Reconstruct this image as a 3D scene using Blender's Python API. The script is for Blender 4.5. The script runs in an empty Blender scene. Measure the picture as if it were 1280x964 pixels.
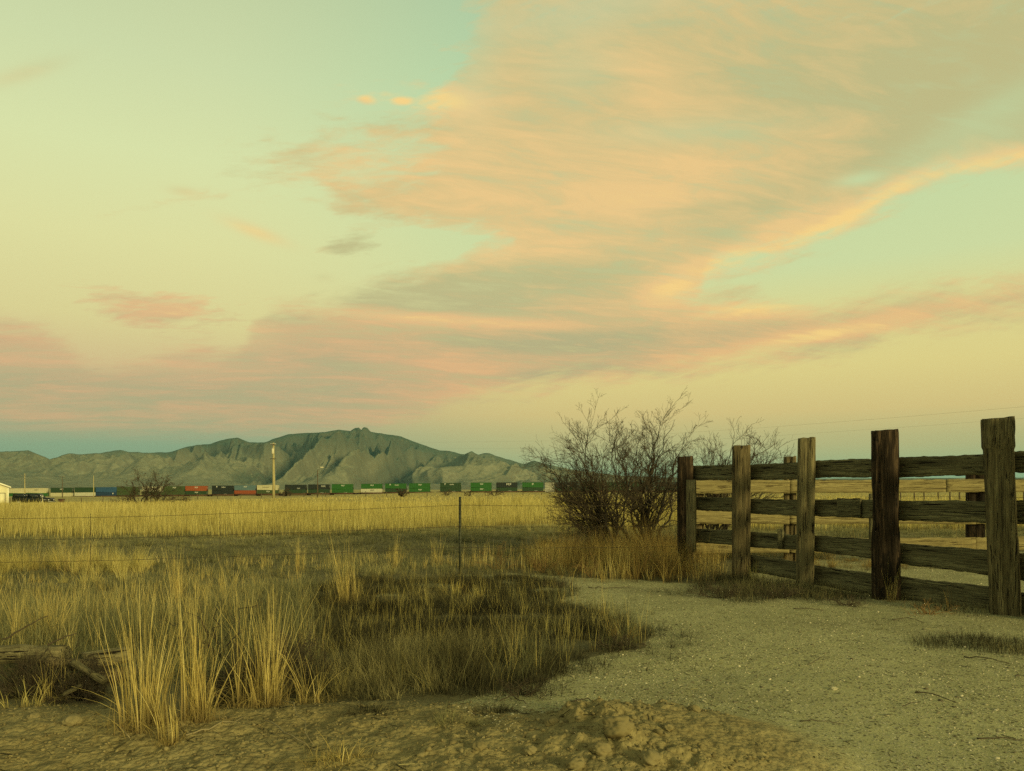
import bpy, math, random
import numpy as np
from mathutils import Vector, Matrix
R = math.radians
rng = np.random.default_rng(7)
random.seed(7)
scene = bpy.context.scene
COL = scene.collection

# ------------------------------------------------------------------ camera
F = 950.0                       # focal length in pixels of a 1280 wide frame
CAMZ = 1.10
HOR = 612.0                     # pixel row of the eye-level horizon
cd = bpy.data.cameras.new('camera'); cam = bpy.data.objects.new('camera', cd); COL.objects.link(cam)
cam.location = (0, 0, CAMZ); cam.rotation_euler = (math.pi / 2, 0, 0); cd.shift_y = (HOR - 482) / 1280
cd.sensor_width = 36; cd.lens = 36 * F / 1280; cd.clip_start = 0.05; cd.clip_end = 60000
scene.camera = cam

def ray(px, py):
    return np.array(((px - 640) / F, 1.0, (HOR - py) / F))
def at(px, py, Y):
    d = ray(px, py); s = Y / d[1]
    return np.array((d[0] * s, Y, CAMZ + d[2] * s))
def azel(px, py):
    d = ray(px, py); d = d / np.linalg.norm(d)
    return math.atan2(d[0], d[1]), math.asin(d[2])

# ------------------------------------------------------------------ world
class E:                         # small expression wrapper round shader sockets
    nt = None
    def __init__(s, k): s.k = k
    @staticmethod
    def m(op, *a, clamp=False):
        n = E.nt.nodes.new('ShaderNodeMath'); n.operation = op; n.use_clamp = clamp
        for i, v in enumerate(a):
            if isinstance(v, E): E.nt.links.new(v.k, n.inputs[i])
            else: n.inputs[i].default_value = v
        return E(n.outputs[0])
    def __add__(s, o): return E.m('ADD', s, o)
    __radd__ = __add__
    def __sub__(s, o): return E.m('SUBTRACT', s, o)
    def __rsub__(s, o): return E.m('SUBTRACT', o, s)
    def __mul__(s, o): return E.m('MULTIPLY', s, o)
    __rmul__ = __mul__
    def __truediv__(s, o): return E.m('DIVIDE', s, o)
def mn(a, b): return E.m('MINIMUM', a, b)
def mx(a, b): return E.m('MAXIMUM', a, b)
def clamp01(a): return E.m('ADD', a, 0.0, clamp=True)
def sstep(a, lo, hi):
    n = E.nt.nodes.new('ShaderNodeMapRange'); n.interpolation_type = 'SMOOTHSTEP'
    E.nt.links.new(a.k, n.inputs[0]); n.inputs[1].default_value = lo; n.inputs[2].default_value = hi
    return E(n.outputs[0])
def combine(x, y, z):
    n = E.nt.nodes.new('ShaderNodeCombineXYZ')
    for i, v in enumerate((x, y, z)):
        if isinstance(v, E): E.nt.links.new(v.k, n.inputs[i])
        else: n.inputs[i].default_value = v
    return E(n.outputs[0])
def noise(vec, scale, detail=5, rough=0.5, dist=0.0, color=False):
    n = E.nt.nodes.new('ShaderNodeTexNoise'); n.inputs['Scale'].default_value = scale
    n.inputs['Detail'].default_value = detail; n.inputs['Roughness'].default_value = rough
    n.inputs['Distortion'].default_value = dist
    if vec is not None: E.nt.links.new(vec.k, n.inputs['Vector'])
    return E(n.outputs['Color' if color else 'Fac'])
def sock(n, name_or_i, v):
    if isinstance(v, E): E.nt.links.new(v.k, n.inputs[name_or_i])
    else: n.inputs[name_or_i].default_value = v
def mixc(f, a, b, mode='MIX'):
    n = E.nt.nodes.new('ShaderNodeMix'); n.data_type = 'RGBA'; n.blend_type = mode; n.clamp_factor = True
    sock(n, 0, f)
    for i, v in ((6, a), (7, b)):
        if isinstance(v, E): E.nt.links.new(v.k, n.inputs[i])
        else: n.inputs[i].default_value = (*v[:3], 1)
    return E(n.outputs[2])
def ramp(f, stops, interp='LINEAR'):
    n = E.nt.nodes.new('ShaderNodeValToRGB'); cr = n.color_ramp; cr.interpolation = interp
    while len(cr.elements) < len(stops): cr.elements.new(0.5)
    for e, (p, c) in zip(cr.elements, sorted(stops, key=lambda s: s[0])):
        e.position = p; e.color = (*c[:3], 1)
    E.nt.links.new(f.k, n.inputs[0])
    return E(n.outputs[0])
def fcurve(f, pts):
    n = E.nt.nodes.new('ShaderNodeFloatCurve'); c = n.mapping.curves[0]
    pts = sorted(pts)
    c.points[0].location = pts[0]; c.points[-1].location = pts[-1]
    for p in pts[1:-1]: c.points.new(*p)
    for p in c.points: p.handle_type = 'AUTO'
    n.mapping.update()
    E.nt.links.new(f.k, n.inputs[1])
    return E(n.outputs[0])
def s2l(c): return tuple(((v / 255) / 12.92 if v <= 10.3 else ((v / 255 + 0.055) / 1.055) ** 2.4) for v in c)

world = bpy.data.worlds.new("World"); scene.world = world; world.use_nodes = True
nt = world.node_tree; nt.nodes.clear(); E.nt = nt
SUN_EL, SUN_AZ = 7.0, 138.0      # degrees; azimuth clockwise from +Y: behind the camera, to the right
tc = nt.nodes.new('ShaderNodeTexCoord'); sep = nt.nodes.new('ShaderNodeSeparateXYZ')
nt.links.new(tc.outputs['Generated'], sep.inputs[0])
X, Y_, Z = (E(sep.outputs[i]) for i in range(3))
AZ = E.m('ARCTAN2', X, Y_); EL = E.m('ARCSINE', Z)
A01 = clamp01((AZ * (1 / 2.0)) + 0.5)         # -1..1 rad
EMAX = 0.95
H01 = clamp01(EL * (1 / EMAX))
zz = mx(Z, 0.0) + 0.13
PL = combine(X / zz, Y_ / zz, 0.0)            # the flat cloud layer seen in perspective
# streaks lie roughly left-right and rise slightly to the right
ST1 = combine((X / zz) * 0.45 + (Y_ / zz) * 0.12, (Y_ / zz) * 1.25 - (X / zz) * 0.3, 3.0)
nBig = noise(ST1, 1.1, 4, 0.55, 0.4)
nMid = noise(ST1, 3.2, 9, 0.64, 0.8)
nFine = noise(ST1, 9.0, 10, 0.66, 1.0)
nE = combine(AZ * 2.2, EL * 9.0 - AZ * 1.5, 1.7)
nEdge = noise(nE, 3.0, 7, 0.62, 0.5)
nEdge2 = noise(nE, 11.0, 5, 0.6, 0.4)
def pc(px, py):
    a, e = azel(px, py); return (min(max(a / 2 + 0.5, 0), 1), min(max(e / EMAX, 0), 1))
def curve_px(pts): return fcurve(A01, [pc(*p) for p in pts]) * EMAX
def band(hi, lo, soft=0.012, amp=0.05, amp2=0.018, usoft=1.0):
    d = mn((curve_px(hi) - EL) * (1 / usoft), EL - curve_px(lo)) + (nEdge - 0.5) * amp * 1.7 + (nEdge2 - 0.5) * amp2 * 1.8 + (nFine - 0.5) * 0.03
    return sstep(d, -soft, soft)
def gauss(px, py, rx, ry, rot=0.0):
    a, e = azel(px, py); k = 1 / F
    du, dv = (AZ - a), (EL - e)
    c, s = math.cos(rot), math.sin(rot)
    p = (du * c + dv * s) * (1 / (rx * k)); q = (dv * c - du * s) * (1 / (ry * k))
    return E.m('EXPONENT', (p * p + q * q) * -1.0)

# clear sky: left and right columns of colour by elevation (pixels rows of a 964 high frame)
def skyramp(rows):
    return ramp(H01, [(min(1.0, azel(640, y)[1] / EMAX), s2l(c)) for y, c in rows])
skyL = skyramp([(-400, (95, 105, 78)), (-120, (150, 160, 118)), (0, (192, 204, 156)), (120, (203, 214, 163)), (230, (215, 222, 164)), (330, (221, 218, 154)), (420, (219, 207, 142)),
                (480, (212, 184, 132)), (520, (188, 172, 128)), (545, (162, 166, 128)), (562, (140, 162, 128)), (611, (118, 148, 120))])
skyR = skyramp([(-400, (90, 102, 78)), (-120, (140, 158, 120)), (0, (168, 198, 158)), (120, (178, 210, 163)), (250, (196, 214, 160)), (350, (205, 216, 158)), (410, (222, 212, 140)),
                (470, (225, 207, 132)), (520, (219, 193, 124)), (560, (190, 182, 124)), (590, (152, 175, 130)), (611, (118, 150, 118))])
base = mixc(sstep(AZ, -0.42, 0.12), skyL, skyR)

big = band([(360, 222), (400, 200), (450, 192), (510, 172), (545, 142), (562, 110), (576, 60), (592, 10), (620, -60), (760, -90), (1000, -90), (1300, -90), (1500, -60)],
           [(360, 225), (400, 228), (430, 258), (480, 272), (540, 287), (620, 300), (700, 400), (800, 390), (868, 372), (885, 343), (945, 326), (1045, 288), (1120, 246), (1180, 222), (1270, 205), (1500, 190)], 0.020, 0.036, 0.026, 3.5)
band2 = band([(-300, 395), (0, 405), (60, 418), (130, 452), (200, 442), (290, 440), (320, 405), (345, 388), (420, 380), (480, 352), (560, 330), (600, 300), (700, 280), (820, 330), (870, 376), (930, 372), (975, 388), (1060, 386), (1150, 368), (1280, 358), (1500, 345)],
             [(-300, 575), (0, 562), (200, 556), (400, 540), (520, 516), (590, 494), (660, 482), (760, 470), (880, 461), (1000, 443), (1100, 424), (1180, 407), (1280, 392), (1500, 375)], 0.022, 0.034, 0.024)
fadeL = sstep(EL, azel(100, 572)[1], azel(100, 515)[1])
band2 = band2 * mx(fadeL, sstep(AZ, -0.1, 0.1))
smallC = clamp01((gauss(215, 390, 95, 25, 0.10) * 1.8 + (nEdge - 0.5) * 3.0 + (nEdge2 - 0.5) * 1.4 + (nFine - .5) * 1.5 - 0.75) * 1.4) * sstep(gauss(215, 392, 120, 38), 0.1, 0.5)
smallD = clamp01((gauss(448, 303, 55, 19, 0.15) * 1.5 + (nEdge - 0.5) * 3.0 + (nEdge2 - 0.5) * 1.4 - 0.85) * 1.3) * sstep(gauss(448, 305, 80, 30), 0.1, 0.5)
wisps = clamp01((gauss(458, 125, 14, 6) + gauss(502, 127, 14, 5) + gauss(570, 120, 50, 8, 0.1) * 1.2 + (nEdge2 - 0.5) * 0.8 - 0.35) * 1.6)
wisp2 = clamp01(gauss(320, 290, 34, 7, -0.25) * 0.6 + gauss(232, 240, 18, 5) * 0.45 + gauss(30, 92, 42, 7, 0.5) * 0.35 + gauss(405, 347, 12, 5) * 0.2)
# other side of the sky, never in the photograph: broken pink cloud
away = sstep(noise(PL, 0.9, 6, 0.6), 0.48, 0.66) * sstep(Y_, 0.45, -0.2) * sstep(EL, 0.05, 0.25)

thin = gauss(585, 40, 38, 75) * 0.55 + gauss(735, 12, 130, 24, 0.1) * 0.55 + gauss(150, 455, 150, 16) * 0.4 + gauss(310, 420, 40, 22) * 0.35 + gauss(720, 85, 60, 28) * 0.28 + gauss(860, 165, 110, 14, -0.05) * 0.32 + gauss(1075, 224, 26, 7) * 0.9 + gauss(1245, 135, 80, 16, 0.3) * 0.45 + gauss(545, 300, 60, 16) * 0.9 + gauss(1240, 175, 120, 22, 0.25) * 0.35
dens = clamp01(mx(big * 0.97, mx(band2 * 0.93, mx(smallC * 0.85, mx(smallD * 0.9, mx(wisps * 0.95, wisp2))))) - thin * 0.8)
dens = dens * clamp01((nMid - 0.5) * 1.1 + 1.02 + (nFine - 0.5) * 1.1)
dens = mx(dens, away * 0.8)
# how strongly each portion catches the afterglow
lit = (nMid - 0.5) * 2.4 + (nBig - 0.5) * 1.5 + (nFine - 0.5) * 1.5 + 0.50 + gauss(230, 385, 70, 16, .1) * 0.6 + gauss(500, 123, 90, 14) * 2.0 + gauss(320, 290, 60, 30) * 0.8
lit = lit + gauss(470, 205, 110, 26, 0.1) * 0.5 + gauss(820, 250, 170, 46, 0.1) * 0.42 + gauss(640, 240, 160, 60) * 0.22 + gauss(930, 310, 110, 14, 0.42) * 0.5 + gauss(1090, 252, 90, 9, 0.42) * 0.4 + gauss(1210, 212, 60, 7, 0.05) * 0.6 - gauss(448, 303, 60, 26) * 1.0
lit = lit + gauss(930, 388, 75, 14) * 1.2 + gauss(840, 362, 45, 22, 0.3) * 0.9 + gauss(530, 398, 190, 8, -0.04) * 1.0 + gauss(1060, 412, 150, 10, 0.12) * 1.3 + gauss(560, 495, 70, 14, 0.1) * 0.5 + gauss(60, 420, 90, 16) * 0.4
lit = lit - gauss(1230, 60, 240, 90) * 0.55 - gauss(1100, 195, 220, 26, 0.2) * 0.45 - gauss(640, 350, 150, 24, 0.05) * 0.65 - gauss(700, 425, 150, 15, 0.02) * 0.55 - gauss(690, 468, 60, 8, 0.1) * 0.7 - gauss(1200, 385, 110, 9, 0.1) * 0.6 - gauss(380, 450, 110, 20) * 0.4 - gauss(180, 500, 220, 22) * 0.35 - gauss(875, 263, 90, 7) * 0.35
rim = curve_px([(360, 225), (620, 300), (868, 372), (885, 343), (945, 326), (1045, 288), (1120, 246), (1180, 222), (1270, 205), (1500, 190)])
rd = (EL - rim - 0.006) * (1 / 0.013)
lit = lit + E.m('EXPONENT', rd * rd * -1.0) * sstep(AZ, 0.22, 0.30) * 1.0
litc = clamp01(lit)
low = sstep(EL, azel(640, 330)[1], azel(640, 470)[1])
left = sstep(AZ, 0.25, -0.35)
peach = mixc(low, s2l((234, 196, 132)), s2l((229, 180, 124)))
peach = mixc(low * left, peach, s2l((220, 170, 124)))
hot = s2l((248, 208, 130))
grey = mixc(low, s2l((190, 182, 128)), s2l((178, 166, 124)))
cc = mixc(litc, grey, peach)
cc = mixc(sstep(lit, 1.0, 1.9), cc, hot)
cc = mixc(sstep(EL * -1.0, -azel(100, 520)[1], -azel(100, 572)[1]), cc, s2l((134, 158, 125)))
sky = mixc(dens, base, cc)
bg = nt.nodes.new('ShaderNodeBackground'); nt.links.new(sky.k, bg.inputs[0]); bg.inputs[1].default_value = 1.0
nish = nt.nodes.new('ShaderNodeTexSky'); nish.sky_type = 'NISHITA'; nish.sun_disc = False
nish.sun_elevation = R(SUN_EL); nish.sun_rotation = R(SUN_AZ)
bg2 = nt.nodes.new('ShaderNodeBackground'); nt.links.new(nish.outputs[0], bg2.inputs[0]); bg2.inputs[1].default_value = 0.006
adds = nt.nodes.new('ShaderNodeAddShader'); nt.links.new(bg.outputs[0], adds.inputs[0]); nt.links.new(bg2.outputs[0], adds.inputs[1])
out = nt.nodes.new('ShaderNodeOutputWorld'); nt.links.new(adds.outputs[0], out.inputs[0])
world.cycles.sampling_method = 'MANUAL'; world.cycles.sample_map_resolution = 512

sl = bpy.data.lights.new('sun', 'SUN'); sl.energy = 3.2; sl.angle = R(12); sl.color = (1.0, 0.84, 0.36)
so = bpy.data.objects.new('sun', sl); COL.objects.link(so)
LEL = 13.0                      # the glow in the west is centred a little above the sun
d = Vector((math.sin(R(SUN_AZ)) * math.cos(R(LEL)), math.cos(R(SUN_AZ)) * math.cos(R(LEL)), math.sin(R(LEL))))
so.rotation_euler = d.to_track_quat('Z', 'Y').to_euler()
vs = scene.view_settings; vs.view_transform = 'Standard'; vs.look = 'None'; vs.gamma = 1; vs.use_curve_mapping = False; vs.exposure = 0.06
scene.cycles.use_denoising = False
scene.cycles.max_bounces = 5; scene.cycles.diffuse_bounces = 3; scene.cycles.volume_bounces = 0; scene.cycles.transparent_max_bounces = 8

# ------------------------------------------------------------------ numpy helpers
def ss(a, b, x):
    t = np.clip((np.asarray(x, float) - a) / (b - a), 0, 1); return t * t * (3 - 2 * t)
def _h(ix, iy, seed):
    n = (ix.astype(np.int64) * 374761393 + iy.astype(np.int64) * 668265263 + seed * 1442695041) & 0xffffffff
    n = ((n ^ (n >> 13)) * 1274126177) & 0xffffffff
    n = n ^ (n >> 16)
    return (n & 0xffffff) / float(0xffffff)
def vnoise(x, y, seed=0):
    x = np.asarray(x, float); y = np.asarray(y, float)
    ix = np.floor(x); iy = np.floor(y); fx = x - ix; fy = y - iy
    fx = fx * fx * fx * (fx * (fx * 6 - 15) + 10); fy = fy * fy * fy * (fy * (fy * 6 - 15) + 10)
    a = _h(ix, iy, seed); b = _h(ix + 1, iy, seed); c = _h(ix, iy + 1, seed); e = _h(ix + 1, iy + 1, seed)
    return (a * (1 - fx) + b * fx) * (1 - fy) + (c * (1 - fx) + e * fx) * fy
def fbm(x, y, oct=5, seed=0, gain=0.5, ridged=False):
    s = 0; a = 1; t = 0
    for i in range(oct):
        n = vnoise(x * 2 ** i + 17.3 * i, y * 2 ** i - 9.1 * i, seed + i)
        if ridged: n = 1 - abs(2 * n - 1)
        s = s + a * n; t += a; a *= gain
    return s / t
def inpoly(px, py, poly):
    px = np.asarray(px, float); py = np.asarray(py, float)
    r = np.zeros(px.shape, bool); n = len(poly)
    for i in range(n):
        x0, y0 = poly[i]; x1, y1 = poly[(i + 1) % n]
        c = ((y0 > py) != (y1 > py)) & (px < (x1 - x0) * (py - y0) / ((y1 - y0) if y1 != y0 else 1e-9) + x0)
        r ^= c
    return r
def g0(px, py):                    # ground point on the plane z=0 (python floats)
    d = ray(px, py); s = -CAMZ / d[2]; return (d[0] * s, d[1] * s)

# ------------------------------------------------------------------ terrain height
MOUND = g0(850, 925)
def gz(x, y):
    x = np.asarray(x, float); y = np.asarray(y, float)
    z = 0.035 * (fbm(x * 0.35, y * 0.35, 4, 3) - 0.5) * ss(60, 20, y)
    z = z - 0.15 * ss(-0.5, -6.5, x) * ss(2, 8, y)
    z = z - 0.25 * ss(30, 150, y) - 2.0 * ss(-30, -125, x) * ss(30, 120, y)
    z = z - 1.75 * ss(385, 425, y) * ss(3000, 900, y)
    z = z + 2.2 * ss(500, 6000, y) + 0.5 * (fbm(x * 0.02, y * 0.02, 3, 5) - 0.5) * ss(60, 200, y)
    z = z + 0.45 * ss(-0.2, 1.0, fbm(x * .03, y * .03, 2, 8) - .5) * ss(25, 60, y) * 0.3
    # spoil bank in front: cloddy loose earth
    n1 = fbm(x * 1.1 + 3, y * 1.1, 3, 11); n2 = fbm(x * 7, y * 7, 4, 21, 0.55); n3 = fbm(x * 22, y * 22, 3, 31, 0.6)
    bk = ss(3.95, 3.25, y + 0.5 * (n1 - 0.5) + 0.16 * ss(-0.3, 0.4, x)) * ss(0.95, 0.3, x) * (x < 8)
    bank = bk * (0.06 + 0.09 * n1 + 0.05 * (n2 - 0.4))
    mx_, my_ = MOUND
    r = np.sqrt(((x - mx_ - 0.02) / 0.68) ** 2 + ((y - my_ + 0.25) / 0.62) ** 2) + 0.35 * (n1 - 0.5)
    md = ss(1.15, 0.25, r)
    edge = np.exp(-((r - 0.75) / 0.28) ** 2) * ss(mx_ + 0.35, mx_ - 0.15, x)
    z = z + bank + md * (0.105 + 0.025 * (n2 - 0.5)) + edge * 0.13 * np.abs(n2 - 0.40)
    dirt = np.clip(bk + md + edge * .6, 0, 1)
    z = z + dirt * 0.020 * (n3 - 0.5) + (1 - dirt) * 0.006 * (n3 - 0.5) * ss(14, 5, y)
    rut = np.exp(-(((x - g0(910, 838)[0]) / 0.5) ** 2 + ((y - g0(910, 838)[1]) / 0.25) ** 2))
    z = z - 0.02 * rut
    return z
def ground(px, py):                # pixel -> point on the real terrain
    x, y = g0(px, py)
    d = ray(px, py)
    for _ in range(6):
        z = float(gz(x, y)); s = (z - CAMZ) / d[2]; x, y = d[0] * s, d[1] * s
    return np.array((x, y, float(gz(x, y))))
def gp(poly): return [g0(*p) for p in poly]

# material zones, drawn as outlines on the ground
GRAVEL = gp([(560, 722), (640, 716), (720, 722), (860, 728), (930, 724), (960, 714), (1010, 700), (1100, 690), (1400, 690), (1800, 740), (2600, 1000), (2200, 1500), (900, 1500),
             (640, 960), (560, 905), (610, 880), (650, 860), (700, 825), (800, 806), (815, 790), (760, 770), (700, 745), (650, 738), (560, 742), (420, 745), (440, 738)])
def zone_gravel(x, y):
    jx = 0.22 * (fbm(x * 1.6, y * 1.6, 4, 41) - 0.5) * 2; jy = 0.3 * (fbm(x * 1.6 + 50, y * 1.6, 4, 43) - 0.5) * 2
    return inpoly(x + jx, y + jy, GRAVEL)

# ------------------------------------------------------------------ object helpers
def link(o, parent=None):
    COL.objects.link(o)
    if parent is not None: o.parent = parent
    return o
def fast_mesh(name, V, faces, mat=None, parent=None, attrs=None, smooth=False):
    """V (n,3); faces: (m,k) int array or list of such arrays"""
    if not isinstance(faces, list): faces = [faces]
    me = bpy.data.meshes.new(name); V = np.asarray(V, np.float32)
    me.vertices.add(len(V)); me.vertices.foreach_set('co', V.ravel())
    faces = [np.asarray(f, np.int32) for f in faces if len(f)]
    tot = sum(len(f) for f in faces); li = np.concatenate([f.ravel() for f in faces])
    cnt = np.concatenate([np.full(len(f), f.shape[1], np.int32) for f in faces])
    st = np.concatenate(([0], np.cumsum(cnt)[:-1])).astype(np.int32)
    me.loops.add(len(li)); me.loops.foreach_set('vertex_index', li)
    me.polygons.add(tot); me.polygons.foreach_set('loop_start', st)
    try: me.polygons.foreach_set('loop_total', cnt)
    except Exception: pass
    if smooth: me.polygons.foreach_set('use_smooth', np.ones(tot, bool))
    for k, v in (attrs or {}).items():
        a = me.attributes.new(k, 'FLOAT', 'POINT'); a.data.foreach_set('value', np.asarray(v, np.float32))
    me.update(calc_edges=True)
    if mat: me.materials.append(mat)
    return link(bpy.data.objects.new(name, me), parent)
class MB:
    def __init__(s): s.V = []; s.Q = []; s.T = []; s.n = 0
    def add(s, V, F):
        V = np.asarray(V, float).reshape(-1, 3); s.V.append(V)
        for f in F:
            (s.Q if len(f) == 4 else s.T).append([i + s.n for i in f])
        s.n += len(V)
    def box(s, a, b):
        x0, y0, z0 = a; x1, y1, z1 = b
        s.add([(x0, y0, z0), (x1, y0, z0), (x1, y1, z0), (x0, y1, z0), (x0, y0, z1), (x1, y0, z1), (x1, y1, z1), (x0, y1, z1)],
              [(0, 3, 2, 1), (4, 5, 6, 7), (0, 1, 5, 4), (1, 2, 6, 5), (2, 3, 7, 6), (3, 0, 4, 7)])
    def tube(s, pts, rad, k=6, cap=True):
        pts = [Vector(p) for p in pts]; n = len(pts)
        if not hasattr(rad, '__len__'): rad = [rad] * n
        V = []; t0 = None; u = None
        for i, p in enumerate(pts):
            t = (pts[min(i + 1, n - 1)] - pts[max(i - 1, 0)]).normalized()
            if u is None:
                u = t.orthogonal().normalized()
            else:
                u = (u - t * u.dot(t))
                u = u.normalized() if u.length > 1e-6 else t.orthogonal().normalized()
            w = t.cross(u)
            for j in range(k):
                a = 2 * math.pi * j / k; V.append(p + (u * math.cos(a) + w * math.sin(a)) * rad[i])
        Fc = [(i * k + j, i * k + (j + 1) % k, (i + 1) * k + (j + 1) % k, (i + 1) * k + j) for i in range(n - 1) for j in range(k)]
        if cap:
            V.append(pts[0]); V.append(pts[-1]); c0, c1 = n * k, n * k + 1
            Fc += [(c0, (j + 1) % k, j) for j in range(k)] + [(c1, (n - 1) * k + j, (n - 1) * k + (j + 1) % k) for j in range(k)]
        s.add([tuple(v) for v in V], Fc)
    def prism(s, prof, y0, y1):      # profile in xz, extruded along y
        n = len(prof); V = [(x, y0, z) for x, z in prof] + [(x, y1, z) for x, z in prof]
        F_ = [(i, (i + 1) % n, n + (i + 1) % n, n + i) for i in range(n)]
        V += [(sum(p[0] for p in prof) / n, y0, sum(p[1] for p in prof) / n), (sum(p[0] for p in prof) / n, y1, sum(p[1] for p in prof) / n)]
        F_ += [(2 * n, (i + 1) % n, i) for i in range(n)] + [(2 * n + 1, n + i, n + (i + 1) % n) for i in range(n)]
        s.add(V, F_)
    def build(s, name, mat=None, parent=None, smooth=False, attrs=None):
        V = np.concatenate(s.V)
        return fast_mesh(name, V, [np.array(f) for f in (s.Q, s.T) if f], mat, parent, attrs, smooth)
def tag(o, label=None, cat=None, group=None, kind=None):
    if label: o['label'] = label
    if cat: o['category'] = cat
    if group: o['group'] = group
    if kind: o['kind'] = kind
    return o
def empty(name, loc, rz=0, label=None, cat=None, group=None):
    o = bpy.data.objects.new(name, None); COL.objects.link(o); o.location = loc; o.rotation_euler = (0, 0, rz)
    o.empty_display_size = 0.1
    return tag(o, label, cat, group)
KIDS = {}
def copy_tree(o, parent=None):
    c = o.copy(); COL.objects.link(c); c.parent = parent
    for ch in [x for x in bpy.data.objects if x.parent == o]: copy_tree(ch, c)
    return c

# ------------------------------------------------------------------ materials
def newmat(name):
    m = bpy.data.materials.new(name); m.use_nodes = True; m.node_tree.nodes.clear(); E.nt = m.node_tree; return m
def finish(m, color, rough=0.9, bump=None, bdist=0.01, bstr=0.6, metal=0.0, trans=0.0, spec=0.2):
    nt = m.node_tree; o = nt.nodes.new('ShaderNodeOutputMaterial'); b = nt.nodes.new('ShaderNodeBsdfPrincipled')
    if isinstance(color, E): nt.links.new(color.k, b.inputs['Base Color'])
    else: b.inputs['Base Color'].default_value = (*color, 1)
    sock(b, 'Roughness', rough); b.inputs['Metallic'].default_value = metal; b.inputs['Specular IOR Level'].default_value = spec
    if bump is not None:
        bn = nt.nodes.new('ShaderNodeBump'); nt.links.new(bump.k, bn.inputs['Height']); bn.inputs['Distance'].default_value = bdist; bn.inputs['Strength'].default_value = bstr
        nt.links.new(bn.outputs[0], b.inputs['Normal'])
    sh = b.outputs[0]
    if trans:
        t = nt.nodes.new('ShaderNodeBsdfTranslucent')
        if isinstance(color, E): nt.links.new(color.k, t.inputs[0])
        else: t.inputs[0].default_value = (*color, 1)
        mxs = nt.nodes.new('ShaderNodeMixShader'); mxs.inputs[0].default_value = trans
        nt.links.new(sh, mxs.inputs[1]); nt.links.new(t.outputs[0], mxs.inputs[2]); sh = mxs.outputs[0]
    nt.links.new(sh, o.inputs[0]); return m
def coord(which='Object'):
    return E(E.nt.nodes.new('ShaderNodeTexCoord').outputs[which])
def scaled(v, s, loc=(0, 0, 0)):
    n = E.nt.nodes.new('ShaderNodeMapping'); E.nt.links.new(v.k, n.inputs[0]); n.inputs['Scale'].default_value = s; n.inputs['Location'].default_value = loc
    return E(n.outputs[0])
def attr(name):
    n = E.nt.nodes.new('ShaderNodeAttribute'); n.attribute_name = name; return E(n.outputs['Fac'])
def voro(vec, scale, feature='F1', out='Distance'):
    n = E.nt.nodes.new('ShaderNodeTexVoronoi'); n.feature = feature; n.inputs['Scale'].default_value = scale
    E.nt.links.new(vec.k, n.inputs['Vector']); return E(n.outputs[out])
def plain(name, c, rough=0.6, var=0.25, sc=3.0, metal=0.0, bump=0.0):
    m = newmat(name); v = coord(); n = noise(v, sc, 6, 0.6)
    n2 = noise(v, sc * 6, 4, 0.6)
    col = mixc(clamp01((n - 0.5) * 2 + 0.5), tuple(x * (1 - var) for x in c), tuple(min(1, x * (1 + var)) for x in c))
    return finish(m, col, rough, n2 if bump else None, 0.01, bump or 0.1, metal)

def grass_mat(name, stops, trans=0.3, patch=0.5, dark=None):
    m = newmat(name); a = attr('var'); v = coord()
    p = noise(v, patch, 3, 0.6)
    f = clamp01(a * 0.8 + (p - 0.5) * 1.4 + 0.1)
    c = ramp(f, stops)
    if dark is not None: c = mixc(sstep(attr('t'), 0.30, 0.0), c, dark)   # colour darkens towards the foot of each blade
    return finish(m, c, 0.75, trans=trans, spec=0.12)
M = {}
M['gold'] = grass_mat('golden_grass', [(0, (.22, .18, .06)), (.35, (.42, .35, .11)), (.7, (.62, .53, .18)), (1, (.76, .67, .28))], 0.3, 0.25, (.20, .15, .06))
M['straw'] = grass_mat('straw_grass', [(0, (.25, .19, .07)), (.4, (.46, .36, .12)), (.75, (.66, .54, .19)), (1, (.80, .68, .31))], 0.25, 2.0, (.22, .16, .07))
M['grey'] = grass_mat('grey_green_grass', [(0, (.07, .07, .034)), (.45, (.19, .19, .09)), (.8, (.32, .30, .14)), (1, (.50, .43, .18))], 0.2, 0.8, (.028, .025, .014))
M['dark'] = grass_mat('dark_dry_grass', [(0, (.014, .012, .007)), (.45, (.042, .038, .019)), (.8, (.12, .11, .052)), (1, (.36, .32, .15))], 0.12, 1.3, (.008, .007, .004))
M['rust'] = grass_mat('rusty_weeds', [(0, (.08, .055, .025)), (.35, (.20, .135, .045)), (.7, (.42, .29, .085)), (1, (.62, .48, .16))], 0.2, 1.1, (.022, .016, .009))

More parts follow.
